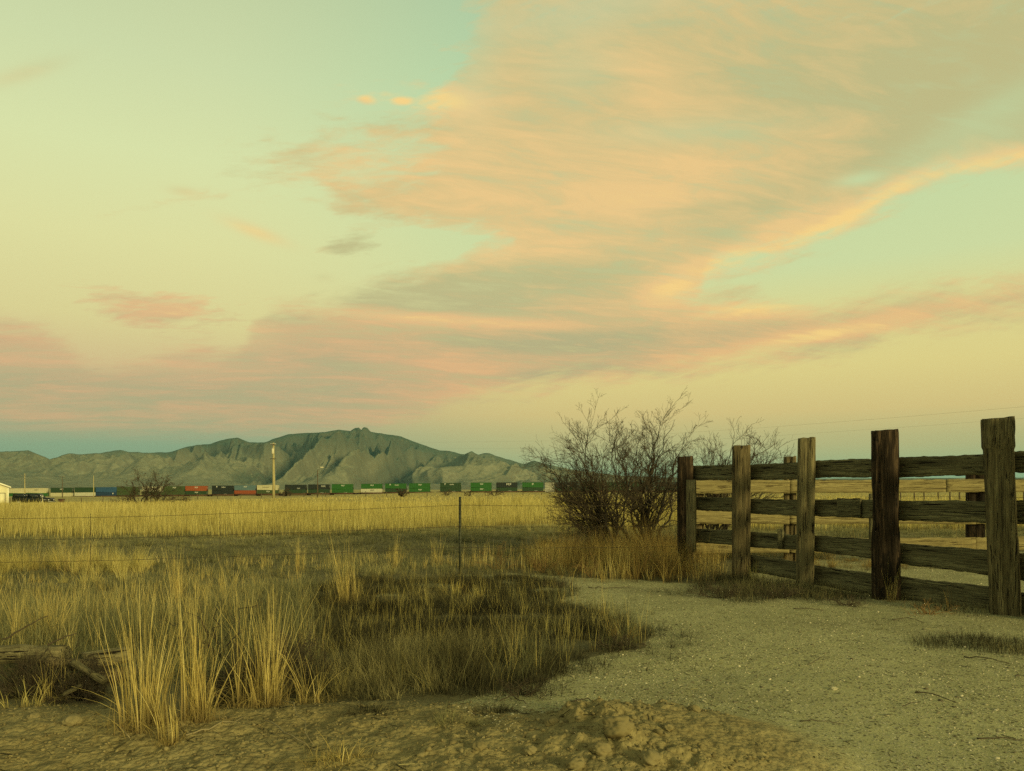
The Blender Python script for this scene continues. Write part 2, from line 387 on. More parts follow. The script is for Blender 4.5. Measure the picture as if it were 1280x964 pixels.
def ground_mat():
    m = newmat('earth'); v = coord(); gr = attr('gravel'); di = attr('dirt'); fa = attr('far')
    n1 = noise(v, 1.3, 6, 0.6); n2 = noise(v, 9.0, 7, 0.65); n3 = noise(v, 60.0, 4, 0.6)
    vo = voro(v, 55.0); vc = voro(v, 55.0, out='Color'); vo2 = voro(v, 140.0); vc2 = voro(v, 140.0, out='Color')
    sepc = E.nt.nodes.new('ShaderNodeSeparateColor'); E.nt.links.new(vc.k, sepc.inputs[0]); cr = E(sepc.outputs[0])
    sepd = E.nt.nodes.new('ShaderNodeSeparateColor'); E.nt.links.new(vc2.k, sepd.inputs[0]); cr2 = E(sepd.outputs[0])
    g = mixc(clamp01((n1 - 0.5) * 2.2 + 0.5), (.33, .32, .155), (.48, .455, .235))
    n0 = noise(scaled(v, (.35, .7, 1)), 1.0, 4, 0.6)
    g = mixc(sstep(n0, 0.47, 0.62) * 0.6, g, (.23, .215, .105))
    n00 = noise(scaled(v, (2.4, .5, 1), (3, 1, 0)), 1.0, 5, 0.65)
    g = mixc(sstep(n00, 0.52, 0.66) * 0.4, g, (.50, .475, .26))
    g = mixc(clamp01((n2 - 0.5) * 2.5 + 0.4) * 0.6, g, (.26, .245, .125))
    peb = sstep(vo, 0.42, 0.28) * sstep(cr, 0.45, 0.52)
    pebd = sstep(vo2, 0.45, 0.3) * sstep(cr2, 0.62, 0.66)
    g = mixc(peb * 0.75, g, mixc(cr, (.13, .11, .075), (.62, .57, .40)))
    vp = voro(v, 48.0); vpc = E.nt.nodes.new('ShaderNodeSeparateColor'); E.nt.links.new(voro(v, 48.0, out='Color').k, vpc.inputs[0]); pit_shade = sstep(vp, 0.46, 0.26) * sstep(E(vpc.outputs[1]) + (n2 - 0.5) * 1.4, 0.58, 0.66)
    g = mixc(pit_shade * 0.85, g, (.06, .052, .024))  # shade of small hollows in the gravel, painted as dark specks
    g = mixc(clamp01((n3 - 0.55) * 4.0) * 0.45, g, (.13, .12, .06))
    g = mixc(pebd * 0.75, g, mixc(sstep(cr2, 0.75, 0.8), (.10, .085, .055), (.52, .49, .34)))
    d = mixc(clamp01((n1 - 0.5) * 2 + 0.5), (.24, .195, .085), (.34, .285, .135))
    d = mixc(clamp01((n2 - 0.45) * 3.0), d, (.20, .165, .075))
    d = mixc(clamp01((n3 - 0.55) * 3.0) * 0.5, d, (.33, .29, .15))
    s = mixc(n2, (.09, .08, .042), (.22, .20, .105))
    c = mixc(gr, s, g); c = mixc(di, c, d)
    nf = noise(scaled(v, (.03, .12, 1)), 1.0, 6, 0.6)
    f = mixc(clamp01((nf - 0.5) * 2.5 + 0.5), (.33, .28, .11), (.52, .44, .17))
    c = mixc(fa, c, f)
    vd = voro(v, 16.0, 'SMOOTH_F1'); vd2 = voro(v, 42.0)
    dn = sstep(vd2, 0.45, 0.75) * sstep(n2, 0.42, 0.55)
    d = mixc(dn * 0.45, d, (.12, .095, .042))
    c2 = mixc(gr, s, g); c = mixc(fa, mixc(di, c2, d), f)
    bmp = di * (vd * -0.9 - vd2 * 0.7) + n2 * 0.5 + n3 * 0.35 + peb * 0.25 + pebd * 0.12
    return finish(m, c, 0.95, bmp, 0.012, 0.9, spec=0.1)
M['ground'] = ground_mat()

def wood_mat(name, dark, mid, light, axis='z', stain=0.5, burn=(.012, .009, .006), seed=0.0):
    m = newmat(name); v = coord()
    s = (14, 14, 0.9) if axis == 'z' else (0.9, 14, 14)
    g1 = noise(scaled(v, s, (seed, seed, seed)), 1.2, 8, 0.65, 0.3)
    s2 = (85, 85, 2.2) if axis == 'z' else (2.2, 85, 85)
    g2 = noise(scaled(v, s2, (seed, 0, 0)), 1.0, 5, 0.6, 0.5)
    pt = noise(scaled(v, (5, 5, 2) if axis == 'z' else (2, 5, 5), (seed * 3, 1, 2)), 1.0, 6, 0.65)
    c = ramp(clamp01((g1 - 0.5) * 2.0 + 0.5), [(0, dark), (.5, mid), (1, light)])
    c = mixc(clamp01((g2 - 0.46) * 6.0) * 0.75, c, dark)
    cracks = mx(sstep(g2, 0.44, 0.37), sstep(g1, 0.36, 0.32) * 0.8)
    c = mixc(cracks, c, burn)
    c = mixc(sstep(pt, 0.72 - stain * 0.3, 0.78 - stain * 0.3), c, burn)
    return finish(m, c, 0.85, g1 * 0.4 + g2 * 0.8 - cracks * 0.6, 0.012, 0.9, spec=0.15)
M['post_grey'] = wood_mat('weathered_grey_wood', (.08, .067, .036), (.21, .18, .093), (.37, .31, .16), 'z', 0.22, seed=1.1)
M['post_brown'] = wood_mat('weathered_brown_wood', (.06, .047, .026), (.18, .142, .073), (.35, .285, .15), 'z', 0.40, seed=4.3)
M['post_burnt'] = wood_mat('charred_dark_wood', (.018, .013, .009), (.05, .036, .022), (.15, .11, .06), 'z', 0.62, seed=7.7)
M['post_old'] = wood_mat('old_tie_wood', (.045, .037, .02), (.17, .145, .075), (.33, .285, .15), 'z', 0.34, seed=9.6)
M['post_burnt'] = wood_mat('charred_dark_wood', (.016, .011, .007), (.042, .029, .018), (.24, .16, .095), 'z', 0.58, seed=7.7)
M['wheel0'] = plain('rusty_iron', (.06, .035, .02), .8, .3, 9)
M['rail'] = wood_mat('dark_weathered_plank', (.035, .032, .020), (.17, .158, .088), (.33, .31, .175), 'x', 0.05, seed=2.2)
M['rail_pale'] = wood_mat('pale_plank', (.16, .13, .06), (.30, .25, .11), (.42, .36, .17), 'x', 0.0, (.10, .07, .03), seed=5.2)
M['log'] = wood_mat('bleached_log_wood', (.10, .085, .045), (.23, .20, .10), (.38, .33, .18), 'x', 0.1, seed=8.2)
M['bark'] = plain('dark_bark', (.05, .042, .030), 0.9, 0.4, 12, bump=0.5)
M['twig'] = plain('brown_twigs', (.085, .066, .042), 0.9, 0.4, 6)
M['steel'] = plain('rusty_green_steel', (.05, .055, .035), 0.6, 0.35, 9, 0.3, bump=0.3)
M['wire'] = plain('rusty_wire', (.06, .048, .032), 0.7, 0.3, 9, 0.2)
M['polewood'] = wood_mat('pale_pole_wood', (.30, .25, .12), (.48, .42, .21), (.60, .54, .29), 'z', 0.0, (.15, .11, .05), seed=3.3)

# ------------------------------------------------------------------ ground
def build_ground():
    a1 = np.linspace(-46, 46, 620); a2 = np.linspace(46, 314, 70)[1:-1]
    ang = np.radians(np.concatenate([a1, a2])); na = len(ang)
    r = [0.25]
    while r[-1] < 2.0: r.append(r[-1] * 1.10)
    while r[-1] < 6.0: r.append(r[-1] * 1.0034)
    while r[-1] < 14: r.append(r[-1] * 1.008)
    while r[-1] < 700: r.append(r[-1] * 1.03)
    while r[-1] < 14500: r.append(r[-1] * 1.12)
    r = np.array(r); nr = len(r)
    RR, AA = np.meshgrid(r, ang, indexing='ij')
    x = RR * np.sin(AA); y = RR * np.cos(AA)
    z = gz(x, y)
    V = np.stack([x, y, z], -1).reshape(-1, 3)
    V = np.vstack([V, [[0, 0, float(gz(0, 0))]]])
    i = np.arange(nr - 1)[:, None] * na; j = np.arange(na)[None, :]; jn = (j + 1) % na
    Q = np.stack([i + j, i + na + j, i + na + jn, i + jn], -1).reshape(-1, 4)
    c = nr * na; T = np.stack([np.full(na, c), np.arange(na), (np.arange(na) + 1) % na], -1)
    xf, yf = V[:, 0], V[:, 1]
    gr = zone_gravel(xf, yf).astype(float)
    n1 = fbm(xf * 1.1 + 3, yf * 1.1, 3, 11)
    bk = ss(3.95, 3.35, yf + 0.5 * (n1 - 0.5) + 0.16 * ss(-0.3, 0.4, xf)) * ss(0.95, 0.45, xf)
    rr = np.sqrt(((xf - MOUND[0] - 0.02) / 0.68) ** 2 + ((yf - MOUND[1] + 0.25) / 0.62) ** 2) + 0.35 * (n1 - 0.5)
    di = np.clip(bk + ss(1.18, 0.45, rr + .5 * (fbm(xf * 5, yf * 5, 4, 151) - .5)), 0, 1)
    far = ss(16, 24, yf)
    far = np.maximum(far, ss(-3, -8, yf))
    o = fast_mesh('ground', V, [Q[:, ::-1], T], M['ground'], None, {'gravel': gr, 'dirt': di, 'far': far}, True)
    return tag(o, kind='structure')
build_ground()

# ------------------------------------------------------------------ mountains
SIL = [(-700, 590), (-400, 572), (-150, 566), (0, 565), (35, 563), (50, 569), (62, 574), (85, 567), (105, 568), (125, 566), (150, 563), (165, 565), (190, 566), (215, 565), (225, 561),
       (245, 556), (262, 555), (275, 551), (285, 549), (297, 547), (312, 553), (330, 553), (360, 543), (385, 541), (408, 540), (425, 537), (438, 539), (444, 535), (449, 534.3), (451.5, 537.8), (454, 533.9), (459, 535), (463, 540),
       (485, 543), (500, 545), (520, 553), (550, 563), (560, 563.5), (580, 568), (590, 564), (598, 568.5), (606, 566), (612, 567), (640, 576), (655, 580), (668, 576), (682, 580),
       (720, 588), (780, 595), (900, 599), (1100, 598), (1300, 597), (1700, 600)]
def mountain_range():
    pxs = np.linspace(-650, 1650, 1500)
    sy = np.interp(pxs, [p[0] for p in SIL], [p[1] for p in SIL])
    az = np.array([math.atan2(*(ray(p, 612)[:2])) for p in pxs])
    sy = sy + 1.6 * (fbm(pxs / 9, pxs * 0, 3, 55) - .5) * ss(700, 660, pxs)
    dirs = np.array([ray(p, s) for p, s in zip(pxs, sy)])
    tanel = dirs[:, 2] / np.hypot(dirs[:, 0], dirs[:, 1])
    YR = 11000.0; Y0 = 6200.0; Y1 = 13200.0
    nr = 230
    rr = np.concatenate([np.linspace(Y0, YR, nr), np.linspace(YR, Y1, 26)[1:]])
    RR, AZM = np.meshgrid(rr, az, indexing='ij'); PX = np.broadcast_to(pxs, RR.shape)
    H = np.broadcast_to(YR * tanel + CAMZ, RR.shape)
    # ridge heights smoothed for the lower spurs so that the silhouette belongs to the crest only
    ker = np.hanning(161); ker /= ker.sum()
    Hs = np.convolve(np.pad(YR * tanel, 80, 'edge'), ker, 'valid')
    Hs = np.broadcast_to(Hs, RR.shape)
    t = np.clip((RR - Y0) / (YR - Y0), 0, 1)
    x = RR * np.sin(AZM); y = RR * np.cos(AZM)
    wx = x + 600 * (fbm(x / 1500, y / 1500, 3, 60) - 0.5); wy = y + 600 * (fbm(x / 1500 + 9, y / 1500, 3, 61) - 0.5)
    wx = wx + (YR - RR) * 0.35 * (fbm(x / 2600, x * 0 + 2, 2, 66) - 0.5) * 2
    rid = fbm(wx / 950, wy / 3600, 5, 71, 0.50, True)
    rid2 = fbm(wx / 420 + 5, wy / 700, 5, 81, 0.5, True)
    prof = 0.12 * t + 0.88 * t ** 1.7
    w = t ** 5
    base_ = (Hs * (1 - w) + H * w) * prof
    # spurs and gullies running down from the crest
    er = 1 + (3.6 * (rid - 0.66) + 1.1 * (rid2 - 0.56)) * ss(0.05, 0.35, t) * (1 - ss(0.90, 1.0, t))
    foot = 60 * ss(0.15, .5, t) * ss(0.85, 0.5, t) * (rid - 0.35) * ss(250, 600, H)
    z = base_ * er + foot
    # never rise above the crest line seen from afar
    lim = (H - CAMZ) * (RR / YR) * 0.985 + CAMZ
    z = np.where((RR < YR * 0.999), np.minimum(z, lim), z)
    back = ss(Y1, YR, RR); z = np.where(RR > YR, H * back - 30, z)
    z = z - 22 * (1 - ss(0, 0.05, t)) + 0.5
    gul = ss(0.64, 0.50, rid) * ss(.15, .45, t)
    V = np.stack([x, y, z], -1).reshape(-1, 3); na = len(az); n = len(rr)
    i = np.arange(n - 1)[:, None] * na; j = np.arange(na - 1)[None, :]
    Q = np.stack([i + j, i + j + 1, i + na + j + 1, i + na + j], -1).reshape(-1, 4)
    m = newmat('mountain_scrub'); v = coord()
    g = E.nt.nodes.new('ShaderNodeNewGeometry'); sn = E.nt.nodes.new('ShaderNodeSeparateXYZ'); E.nt.links.new(g.outputs['Normal'], sn.inputs[0])
    sp = E.nt.nodes.new('ShaderNodeSeparateXYZ'); E.nt.links.new(g.outputs['Position'], sp.inputs[0])
    n1 = noise(v, 1 / 420.0, 8, 0.65); n2 = noise(v, 1 / 60.0, 7, 0.7)
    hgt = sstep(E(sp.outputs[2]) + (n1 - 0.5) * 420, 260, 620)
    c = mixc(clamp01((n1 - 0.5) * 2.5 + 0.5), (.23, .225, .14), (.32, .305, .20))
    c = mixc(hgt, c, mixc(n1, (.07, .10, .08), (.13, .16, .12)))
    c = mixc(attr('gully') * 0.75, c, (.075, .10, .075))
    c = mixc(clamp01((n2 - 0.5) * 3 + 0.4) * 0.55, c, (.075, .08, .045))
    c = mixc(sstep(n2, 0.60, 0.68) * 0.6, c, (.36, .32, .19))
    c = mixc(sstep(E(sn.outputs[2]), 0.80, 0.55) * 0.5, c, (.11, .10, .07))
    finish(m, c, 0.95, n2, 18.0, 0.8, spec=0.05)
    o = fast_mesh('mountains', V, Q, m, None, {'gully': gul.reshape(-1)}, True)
    return tag(o, kind='structure')
mountain_range()

# ------------------------------------------------------------------ air
hz = MB(); hz.box((-15200, -15200, -7.5), (15200, 15200, 1100))
hm = bpy.data.materials.new('air'); hm.use_nodes = True; hm.node_tree.nodes.clear()
pv = hm.node_tree.nodes.new('ShaderNodeVolumePrincipled'); pv.inputs['Color'].default_value = (.26, .66, .80, 1); pv.inputs['Density'].default_value = 2.0e-5; pv.inputs['Anisotropy'].default_value = 0.0
ho = hm.node_tree.nodes.new('ShaderNodeOutputMaterial'); hm.node_tree.links.new(pv.outputs[0], ho.inputs['Volume'])
tag(hz.build('haze', hm), kind='stuff')

# ------------------------------------------------------------------ grass
def blades(name, x, y, h, w, mat, lean=0.25, segs=2, var=None, wind=(0, 0), curl=1.6, spread=None, base_z=None, parent=None, tipw=0.12):
    n = len(x); z0 = gz(x, y) if base_z is None else base_z
    yaw = rng.uniform(0, 2 * np.pi, n)                     # blade width direction
    la = rng.uniform(0, 2 * np.pi, n); lm = np.abs(rng.normal(0, lean, n)) * h
    lx = np.cos(la) * lm + wind[0] * h; ly = np.sin(la) * lm + wind[1] * h
    if spread is not None: lx = lx + spread[0]; ly = ly + spread[1]
    kk = rng.uniform(.35, .8, n); kd = rng.uniform(0, 6.28, n); kb = np.where(rng.uniform(0, 1, n) < (.30 if segs >= 5 else 0), rng.uniform(.2, .7, n) * h, 0)
    V = np.empty((n, segs + 1, 2, 3)); T = np.empty((n, segs + 1, 2))
    cx, cy = np.cos(yaw), np.sin(yaw)
    for k in range(segs + 1):
        t = k / segs; b = t ** curl
        ww = w * (1 - t * (1 - tipw)) * 0.5
        px = x + lx * b; py = y + ly * b
        tb = np.clip(t - kk, 0, 1); px = px + np.cos(kd) * kb * tb; py = py + np.sin(kd) * kb * tb   # a broken stem
        L = np.sqrt(np.maximum(h * h - 0.55 * (lx * lx + ly * ly) * t, (0.35 * h) ** 2))
        pz = z0 + L * t - 0.02 * (k == 0) - np.where(kb > 0, tb * h * 1.0, 0)
        for s, sg in ((0, -1), (1, 1)):
            V[:, k, s, 0] = px + sg * ww * cx; V[:, k, s, 1] = py + sg * ww * cy; V[:, k, s, 2] = pz
        T[:, k, :] = t
    b0 = (np.arange(n) * (segs + 1) * 2)[:, None, None]
    k = (np.arange(segs) * 2)[None, :, None]
    Q = (b0 + k + np.array([0, 1, 3, 2])[None, None, :]).reshape(-1, 4)
    if var is None: var = rng.uniform(0, 1, n)
    vv = np.repeat(var, (segs + 1) * 2)
    return fast_mesh(name, V.reshape(-1, 3), Q, mat, parent, {'var': vv, 't': T.reshape(-1)})
def clumpy(x, y, k, r):
    n = len(x); c = rng.integers(0, n, n * k)
    off = np.abs(rng.normal(0, 1, n * k)) * r; a = rng.uniform(0, 6.283, n * k); dx = off * np.cos(a); dy = off * np.sin(a)
    return x[c] + dx, y[c] + dy, (dx, dy), c
def join_arr(*a): return np.concatenate(a)

FANX = 0.80
def wedge(n, y0, y1, power=1.0, fan=FANX):
    """random ground points in the viewing fan and a good margin beside it"""
    u = rng.uniform(0, 1, n); a = 2.0 * power
    yy = (y0 ** a + u * (y1 ** a - y0 ** a)) ** (1 / a)
    xx = rng.uniform(-1, 1, n) * (yy * fan + 1.5)
    return xx, yy
# golden field, three distance bands merged into one mass
CORRAL = [(2.3, 10.4), (4.6, 6.6), (9, 3.5), (30, 3.5), (30, 12.0), (2.6, 12.0)]
def fieldgrass():
    xs = []; ys = []; hs = []; ws = []
    for n, y0, y1, p, hh, w in ((90000, 17.5, 34, .5, .50, .010), (90000, 34, 90, .35, .50, .026), (60000, 90, 400, .25, .52, .085)):
        x, y = wedge(n, y0, y1, p)
        clump = fbm(x * 0.9, y * 0.9, 3, 91); keep = rng.uniform(0, 1, n) < ss(0.28, 0.55, clump) + 0.25
        edge = 18.8 + 2.2 * (fbm(x * 0.25, x * 0 + 3, 3, 95) - 0.5) * 2 + 1.2 * ss(0, 5, x)
        low = ss(8, 40, x) * 0
        keep &= (y > edge + np.abs(rng.normal(0, 1.5, n)) * (rng.uniform(0, 1, n) < .6) + 3 * (clump < .42) * (y < 24))
        x, y, cl = x[keep], y[keep], clump[keep]
        xs.append(x); ys.append(y)
        big = fbm(x * 0.06, y * 0.06, 3, 97)
        hs.append(hh * (0.20 + 1.6 * cl) * rng.uniform(0.55, 1.2, len(x)) * (0.55 + 0.9 * big) * (1 - 0.62 * ss(40, 75, y)) * (1 - .85 * ss(60, 85, y) * ss(-25, -45, x))); ws.append(np.full(len(x), w) * rng.uniform(0.6, 1.4, len(x)))
    x, y, h, w = map(np.concatenate, (xs, ys, hs, ws))
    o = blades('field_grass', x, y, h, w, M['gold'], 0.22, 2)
    tag(o, kind='stuff')
fieldgrass()

P_GOLD_L = gp([(-300, 690), (-300, 725), (0, 716), (60, 714), (150, 716), (186, 700), (180, 688), (60, 690), (0, 690)])
P_DARKB = gp([(380, 745), (430, 728), (560, 735), (650, 752), (700, 760), (800, 776), (808, 790), (780, 805), (700, 822), (650, 838), (640, 862), (560, 885), (520, 880), (430, 872), (380, 868)])
P_DARK2 = gp([(420, 722), (560, 718), (700, 728), (712, 740), (690, 752), (640, 752), (520, 745), (430, 742)])
P_RUST = gp([(590, 700), (640, 690), (680, 678), (760, 675), (860, 682), (880, 700), (905, 716), (890, 724), (800, 726), (700, 720), (640, 712), (600, 716)])
P_RUST2 = gp([(905, 690), (1000, 687), (1100, 686), (1210, 690), (1220, 705), (1130, 712), (1060, 712), (940, 706)])
P_TUFT = gp([(870, 730), (905, 722), (960, 726), (1000, 733), (1040, 738), (1090, 748), (1020, 752), (980, 747), (930, 755), (885, 746)])
P_TUFT2 = gp([(1145, 804), (1180, 797), (1240, 800), (1300, 806), (1330, 818), (1270, 822), (1200, 812), (1150, 812)])
P_FOOT5 = gp([(1110, 745), (1150, 752), (1235, 766), (1232, 775), (1170, 764), (1105, 756)])
def inz(x, y, poly, jit=0.15):
    return inpoly(x + rng.normal(0, jit, len(x)), y + rng.normal(0, jit * 1.6, len(x)), poly)
def midgrass():
    # grey-green short grass of the middle ground, growing in little bunches
    def free(x, y):
        n1 = fbm(x * 1.1 + 3, y * 1.1, 3, 11)
        bank = y + 0.5 * (n1 - 0.5) < 4.05 + 0.2 * (x < -1.2)
        return ~zone_gravel(x, y) & ~bank & ~inz(x, y, P_DARKB, .1) & ~inz(x, y, P_DARK2, .1) & ((x < 2.0) | (y > 11.8))
    X0, Y0 = wedge(30000, 4.0, 22, 0.42, 0.86); k = free(X0, Y0); X0, Y0 = X0[k], Y0[k]
    hc = (0.07 + 0.22 * fbm(X0 * 1.2, Y0 * 1.2, 3, 101) ** 1.3) * rng.uniform(0.5, 1.5, len(X0)); vc = 0.25 * rng.uniform(-1, 1, len(X0)) + 0.35 * (fbm(X0 * .7, Y0 * .7, 2, 103) - .5) * 2
    x, y, sp, c = clumpy(X0, Y0, 13, .045)
    h = hc[c] * rng.uniform(0.45, 1.25, len(x)) * (0.9 + .5 * ss(7, 5, y)); h = h * (1 - .42 * ss(7, 11, y)); tall = rng.uniform(0, 1, len(x)) < 0.012; h = h * (1 + 1.2 * tall)
    w = rng.uniform(0.0016, 0.0034, len(x)) * (0.6 + y / 11)
    var = np.clip(rng.uniform(0, .75, len(x)) + vc[c] + 0.4 * tall, 0, 1)
    tag(blades('short_grass', x, y, h, w, M['grey'], 0.48, 3, var, spread=(sp[0] * 1.6, sp[1] * 1.6), curl=1.4), kind='stuff')
    # dark matted grass
    X0, Y0 = wedge(34000, 3.9, 9.6, 0.5, 0.5)
    k = (inz(X0, Y0, P_DARKB, .20) & (fbm(X0 * 2.6, Y0 * 2.6, 3, 107) > 0.38)) | (inz(X0, Y0, P_DARK2, .09) & (fbm(X0 * 2.3, Y0 * 2.3, 3, 108) > 0.40))
    X0, Y0 = X0[k], Y0[k]
    hc = (0.025 + 0.13 * fbm(X0 * 2.0, Y0 * 2.0, 3, 105) ** 1.2) * rng.uniform(0.4, 1.4, len(X0))
    vc = 0.25 * rng.uniform(-1, 1, len(X0)) + 0.5 * (fbm(X0 * 1.3, Y0 * 1.3, 2, 104) - .5)
    mx_, my_ = g0(520, 855)
    x, y, sp, c = clumpy(X0, Y0, 22, .04)
    soft = np.exp(-(((x - mx_) / 0.60) ** 2 + ((y - my_) / 0.75) ** 2))
    h = hc[c] * rng.uniform(0.4, 1.3, len(x)) * (1 + 1.5 * soft)
    var = np.clip(rng.uniform(.05, .8, len(x)) + vc[c] + 0.8 * soft * rng.uniform(.2, 1, len(x)) + .35 * (rng.uniform(0, 1, len(x)) < .06), 0, 1)
    tag(blades('matted_dark_grass', x, y, h, rng.uniform(0.0014, 0.0028, len(x)), M['dark'], 0.58, 4, var, spread=(sp[0] * 2.2, sp[1] * 2.2), curl=1.4), kind='stuff')
    # pale straws standing singly all over the middle ground
    X0, Y0 = wedge(3200, 4.4, 13, 0.4, 0.86); k = free(X0, Y0) & (fbm(X0 * .9, Y0 * .9, 2, 131) > .45); x, y, sp, c = clumpy(X0[k], Y0[k], 7, .035)
    tag(blades('standing_straws', x, y, rng.uniform(.12, .42, len(x)) * (1 - .45 * ss(6, 9, y)), rng.uniform(0.002, 0.0035, len(x)) * (.6 + y / 11), M['straw'], 0.22, 4, np.clip(rng.uniform(.1, .95, len(x)), 0, 1), spread=sp, curl=1.5), kind='stuff')
    X0, Y0 = wedge(2600, 4.0, 9.6, 0.5, 0.5); k = inz(X0, Y0, P_DARKB, .1) | inz(X0, Y0, P_DARK2, .1); x, y, sp, c = clumpy(X0[k], Y0[k], 5, .03)
    tag(blades('straws_in_dark_grass', x, y, rng.uniform(.08, .26, len(x)), rng.uniform(0.0016, 0.0028, len(x)), M['gold'], 0.3, 4, rng.uniform(0, .7, len(x)), spread=sp, curl=1.5), kind='stuff')
    # golden patch at the left, by the wire fence
    X0, Y0 = wedge(2600, 8.8, 12.5, 0.5, 0.9); k = inz(X0, Y0, P_GOLD_L, .2) & (fbm(X0 * 1.1, Y0 * 1.6, 2, 109) > .50); X0, Y0 = X0[k], Y0[k]
    hc = rng.uniform(.14, .48, len(X0)); x, y, sp, c = clumpy(X0, Y0, 75, .05)
    h = hc[c] * rng.uniform(.35, 1.1, len(x))
    tag(blades('golden_grass_patch', x, y, h, rng.uniform(0.0025, 0.005, len(x)), M['gold'], 0.25, 3, spread=(sp[0] * 1.5, sp[1] * 1.5)), kind='stuff')
    # rusty weeds round the mesquite and behind the corral
    X0, Y0 = wedge(9000, 8.8, 14.5, 0.5, 0.75)
    k1 = inz(X0, Y0, P_RUST, .18) & (rng.uniform(0, 1, len(X0)) < (.10 + ss(.38, .60, fbm(X0 * 1.9, Y0 * 1.9, 2, 113))) * (.25 + .75 * ss(-.3, 1.2, X0))); k2 = inz(X0, Y0, P_RUST2, .12) & (rng.uniform(0, 1, len(X0)) < .35)
    X0, Y0 = X0[k1 | k2], Y0[k1 | k2]; kk = inpoly(X0, Y0, P_RUST2)
    hc = np.where(kk, 0.16, 0.46 * ss(-0.3, 1.6, X0) + 0.12) * rng.uniform(0.25, 1.15, len(X0)) * (0.5 + 0.9 * fbm(X0 * 2.4, Y0 * 2.4, 2, 115)); vc = rng.uniform(-.35, .35, len(X0))
    x, y, sp, c = clumpy(X0, Y0, 34, .05); h = hc[c] * rng.uniform(.35, 1.15, len(x))
    tag(blades('rusty_weeds', x, y, h, rng.uniform(0.0016, 0.0036, len(x)), M['rust'], 0.55, 4, np.clip(rng.uniform(0, .9, len(x)) + vc[c], 0, 1), spread=(sp[0] * 2.2, sp[1] * 2.2), curl=1.2), kind='stuff')
    # straw standing among them
    x, y = wedge(40000, 8.8, 11.5, 0.5, 0.75)
    k = inz(x, y, P_RUST, .2) & (fbm(x * 1.6, y * 1.6, 2, 117) > 0.47); x, y = x[k], y[k]
    tag(blades('straw_among_weeds', x, y, 0.4 * rng.uniform(0.3, 1.1, len(x)), rng.uniform(0.003, 0.005, len(x)), M['straw'], 0.25, 3), kind='stuff')
    # sprawling growth at the foot of the corral and on the gravel
    x, y = wedge(330000, 5.0, 9.8, 0.5, 0.85)
    k1 = inz(x, y, P_TUFT, .07); k3 = inz(x, y, P_FOOT5, .05)
    cl = fbm(x * 3, y * 3, 3, 119)
    k = (k1 | (k3 & (rng.uniform(0, 1, len(x)) < .3))) & (cl > 0.33)
    x_, y_, c_ = x[k], y[k], cl[k]
    tag(blades('creeping_grass_by_corral', x_, y_, (0.05 + 0.14 * c_) * rng.uniform(.4, 1.3, len(x_)), rng.uniform(0.002, 0.0035, len(x_)), M['dark'], 0.7, 3, np.clip(rng.uniform(0, 1, len(x_)) + .15, 0, 1), curl=1.1), kind='stuff')
    k2 = inz(x, y, P_TUFT2, .04) & (cl > 0.3)
    x_, y_, c_ = x[k2], y[k2], cl[k2]
    p = ground(1220, 808); o = blades('low_grass_patch', x_ - p[0], y_ - p[1], (0.03 + 0.08 * c_) * rng.uniform(.4, 1.3, len(x_)), rng.uniform(0.002, 0.003, len(x_)), M['dark'], 0.8, 3, base_z=gz(x_, y_) - p[2], curl=1.1)
    o.location = p; tag(o, 'low dark mat of dead grass alone on the gravel before the nearest post', 'grass patch')
midgrass()

def tuft(px, py, top, half, n, mat, label, group='tall straw coloured bunch grasses', lean=0.10, w=(.0022, .0040), name='grass_tuft', fallen=0.0, cat='bunch grass'):
    p = ground(px, py); D = p[1]; hh = (py - top) * D / F; rad = half * D / F * 0.5
    nc = max(3, int(n / 14)); ca = rng.uniform(0, 2 * np.pi, nc); cr = rad * np.sqrt(rng.uniform(0, 1, nc)); ci = rng.integers(0, nc, n)
    chh = rng.uniform(0.6, 1.0, nc); cl_ = rng.normal(0, .065, (nc, 2))
    x = cr[ci] * np.cos(ca[ci]) + rng.normal(0, .012, n); y = cr[ci] * np.sin(ca[ci]) * 0.8 + rng.normal(0, .012, n)
    h = hh * 1.2 * rng.uniform(0.35, 1.0, n) ** 0.7 * chh[ci]
    k = rng.uniform(0.3, 1.0, n) * rad * 0.9
    sx = x / max(rad, 1e-6) * k; sy = y / max(rad, 1e-6) * k
    f = rng.uniform(0, 1, n) < fallen
    fx = rng.normal(0, 1, n) * hh * 0.75 * f; fy = -np.abs(rng.normal(0, 1, n)) * hh * 0.4 * f; fx = fx + cl_[ci, 0] * hh; fy = fy + cl_[ci, 1] * hh
    h = np.where(f, h * 0.45, h)
    z = gz(x + p[0], y + p[1]) - p[2]
    # short basal litter
    nb = int(n * 1.7)
    xb = rng.normal(0, rad * 0.8, nb); yb = rng.normal(0, rad * 0.6, nb); hb = hh * rng.uniform(.08, .42, nb)
    X_ = join_arr(x, xb); Y2 = join_arr(y, yb); H_ = join_arr(h, hb)
    Zb = join_arr(z, gz(xb + p[0], yb + p[1]) - p[2])
    sp = (join_arr(sx + fx, rng.normal(0, 1, nb) * hb * 0.95), join_arr(sy + fy, rng.normal(0, 1, nb) * hb * 0.95))
    var = join_arr(rng.uniform(0.25, 1, n), rng.uniform(0, .45, nb))
    o = blades(name, X_, Y2, H_, rng.uniform(w[0], w[1], n + nb) * join_arr(np.ones(n), np.full(nb, .6)), mat, lean, 5, var, spread=sp, base_z=Zb, curl=1.5, tipw=0.3)
    o.location = p
    if half >= 46 and (cat == 'dead weeds' or top > 820) or 'edge of the gravel' in (group or ''):      # spreading ground cover, not a tuft one could lift
        o.name = 'dead_grass_cover'; return tag(o, kind='stuff')
    return tag(o, label, cat, group)
S = M['straw']
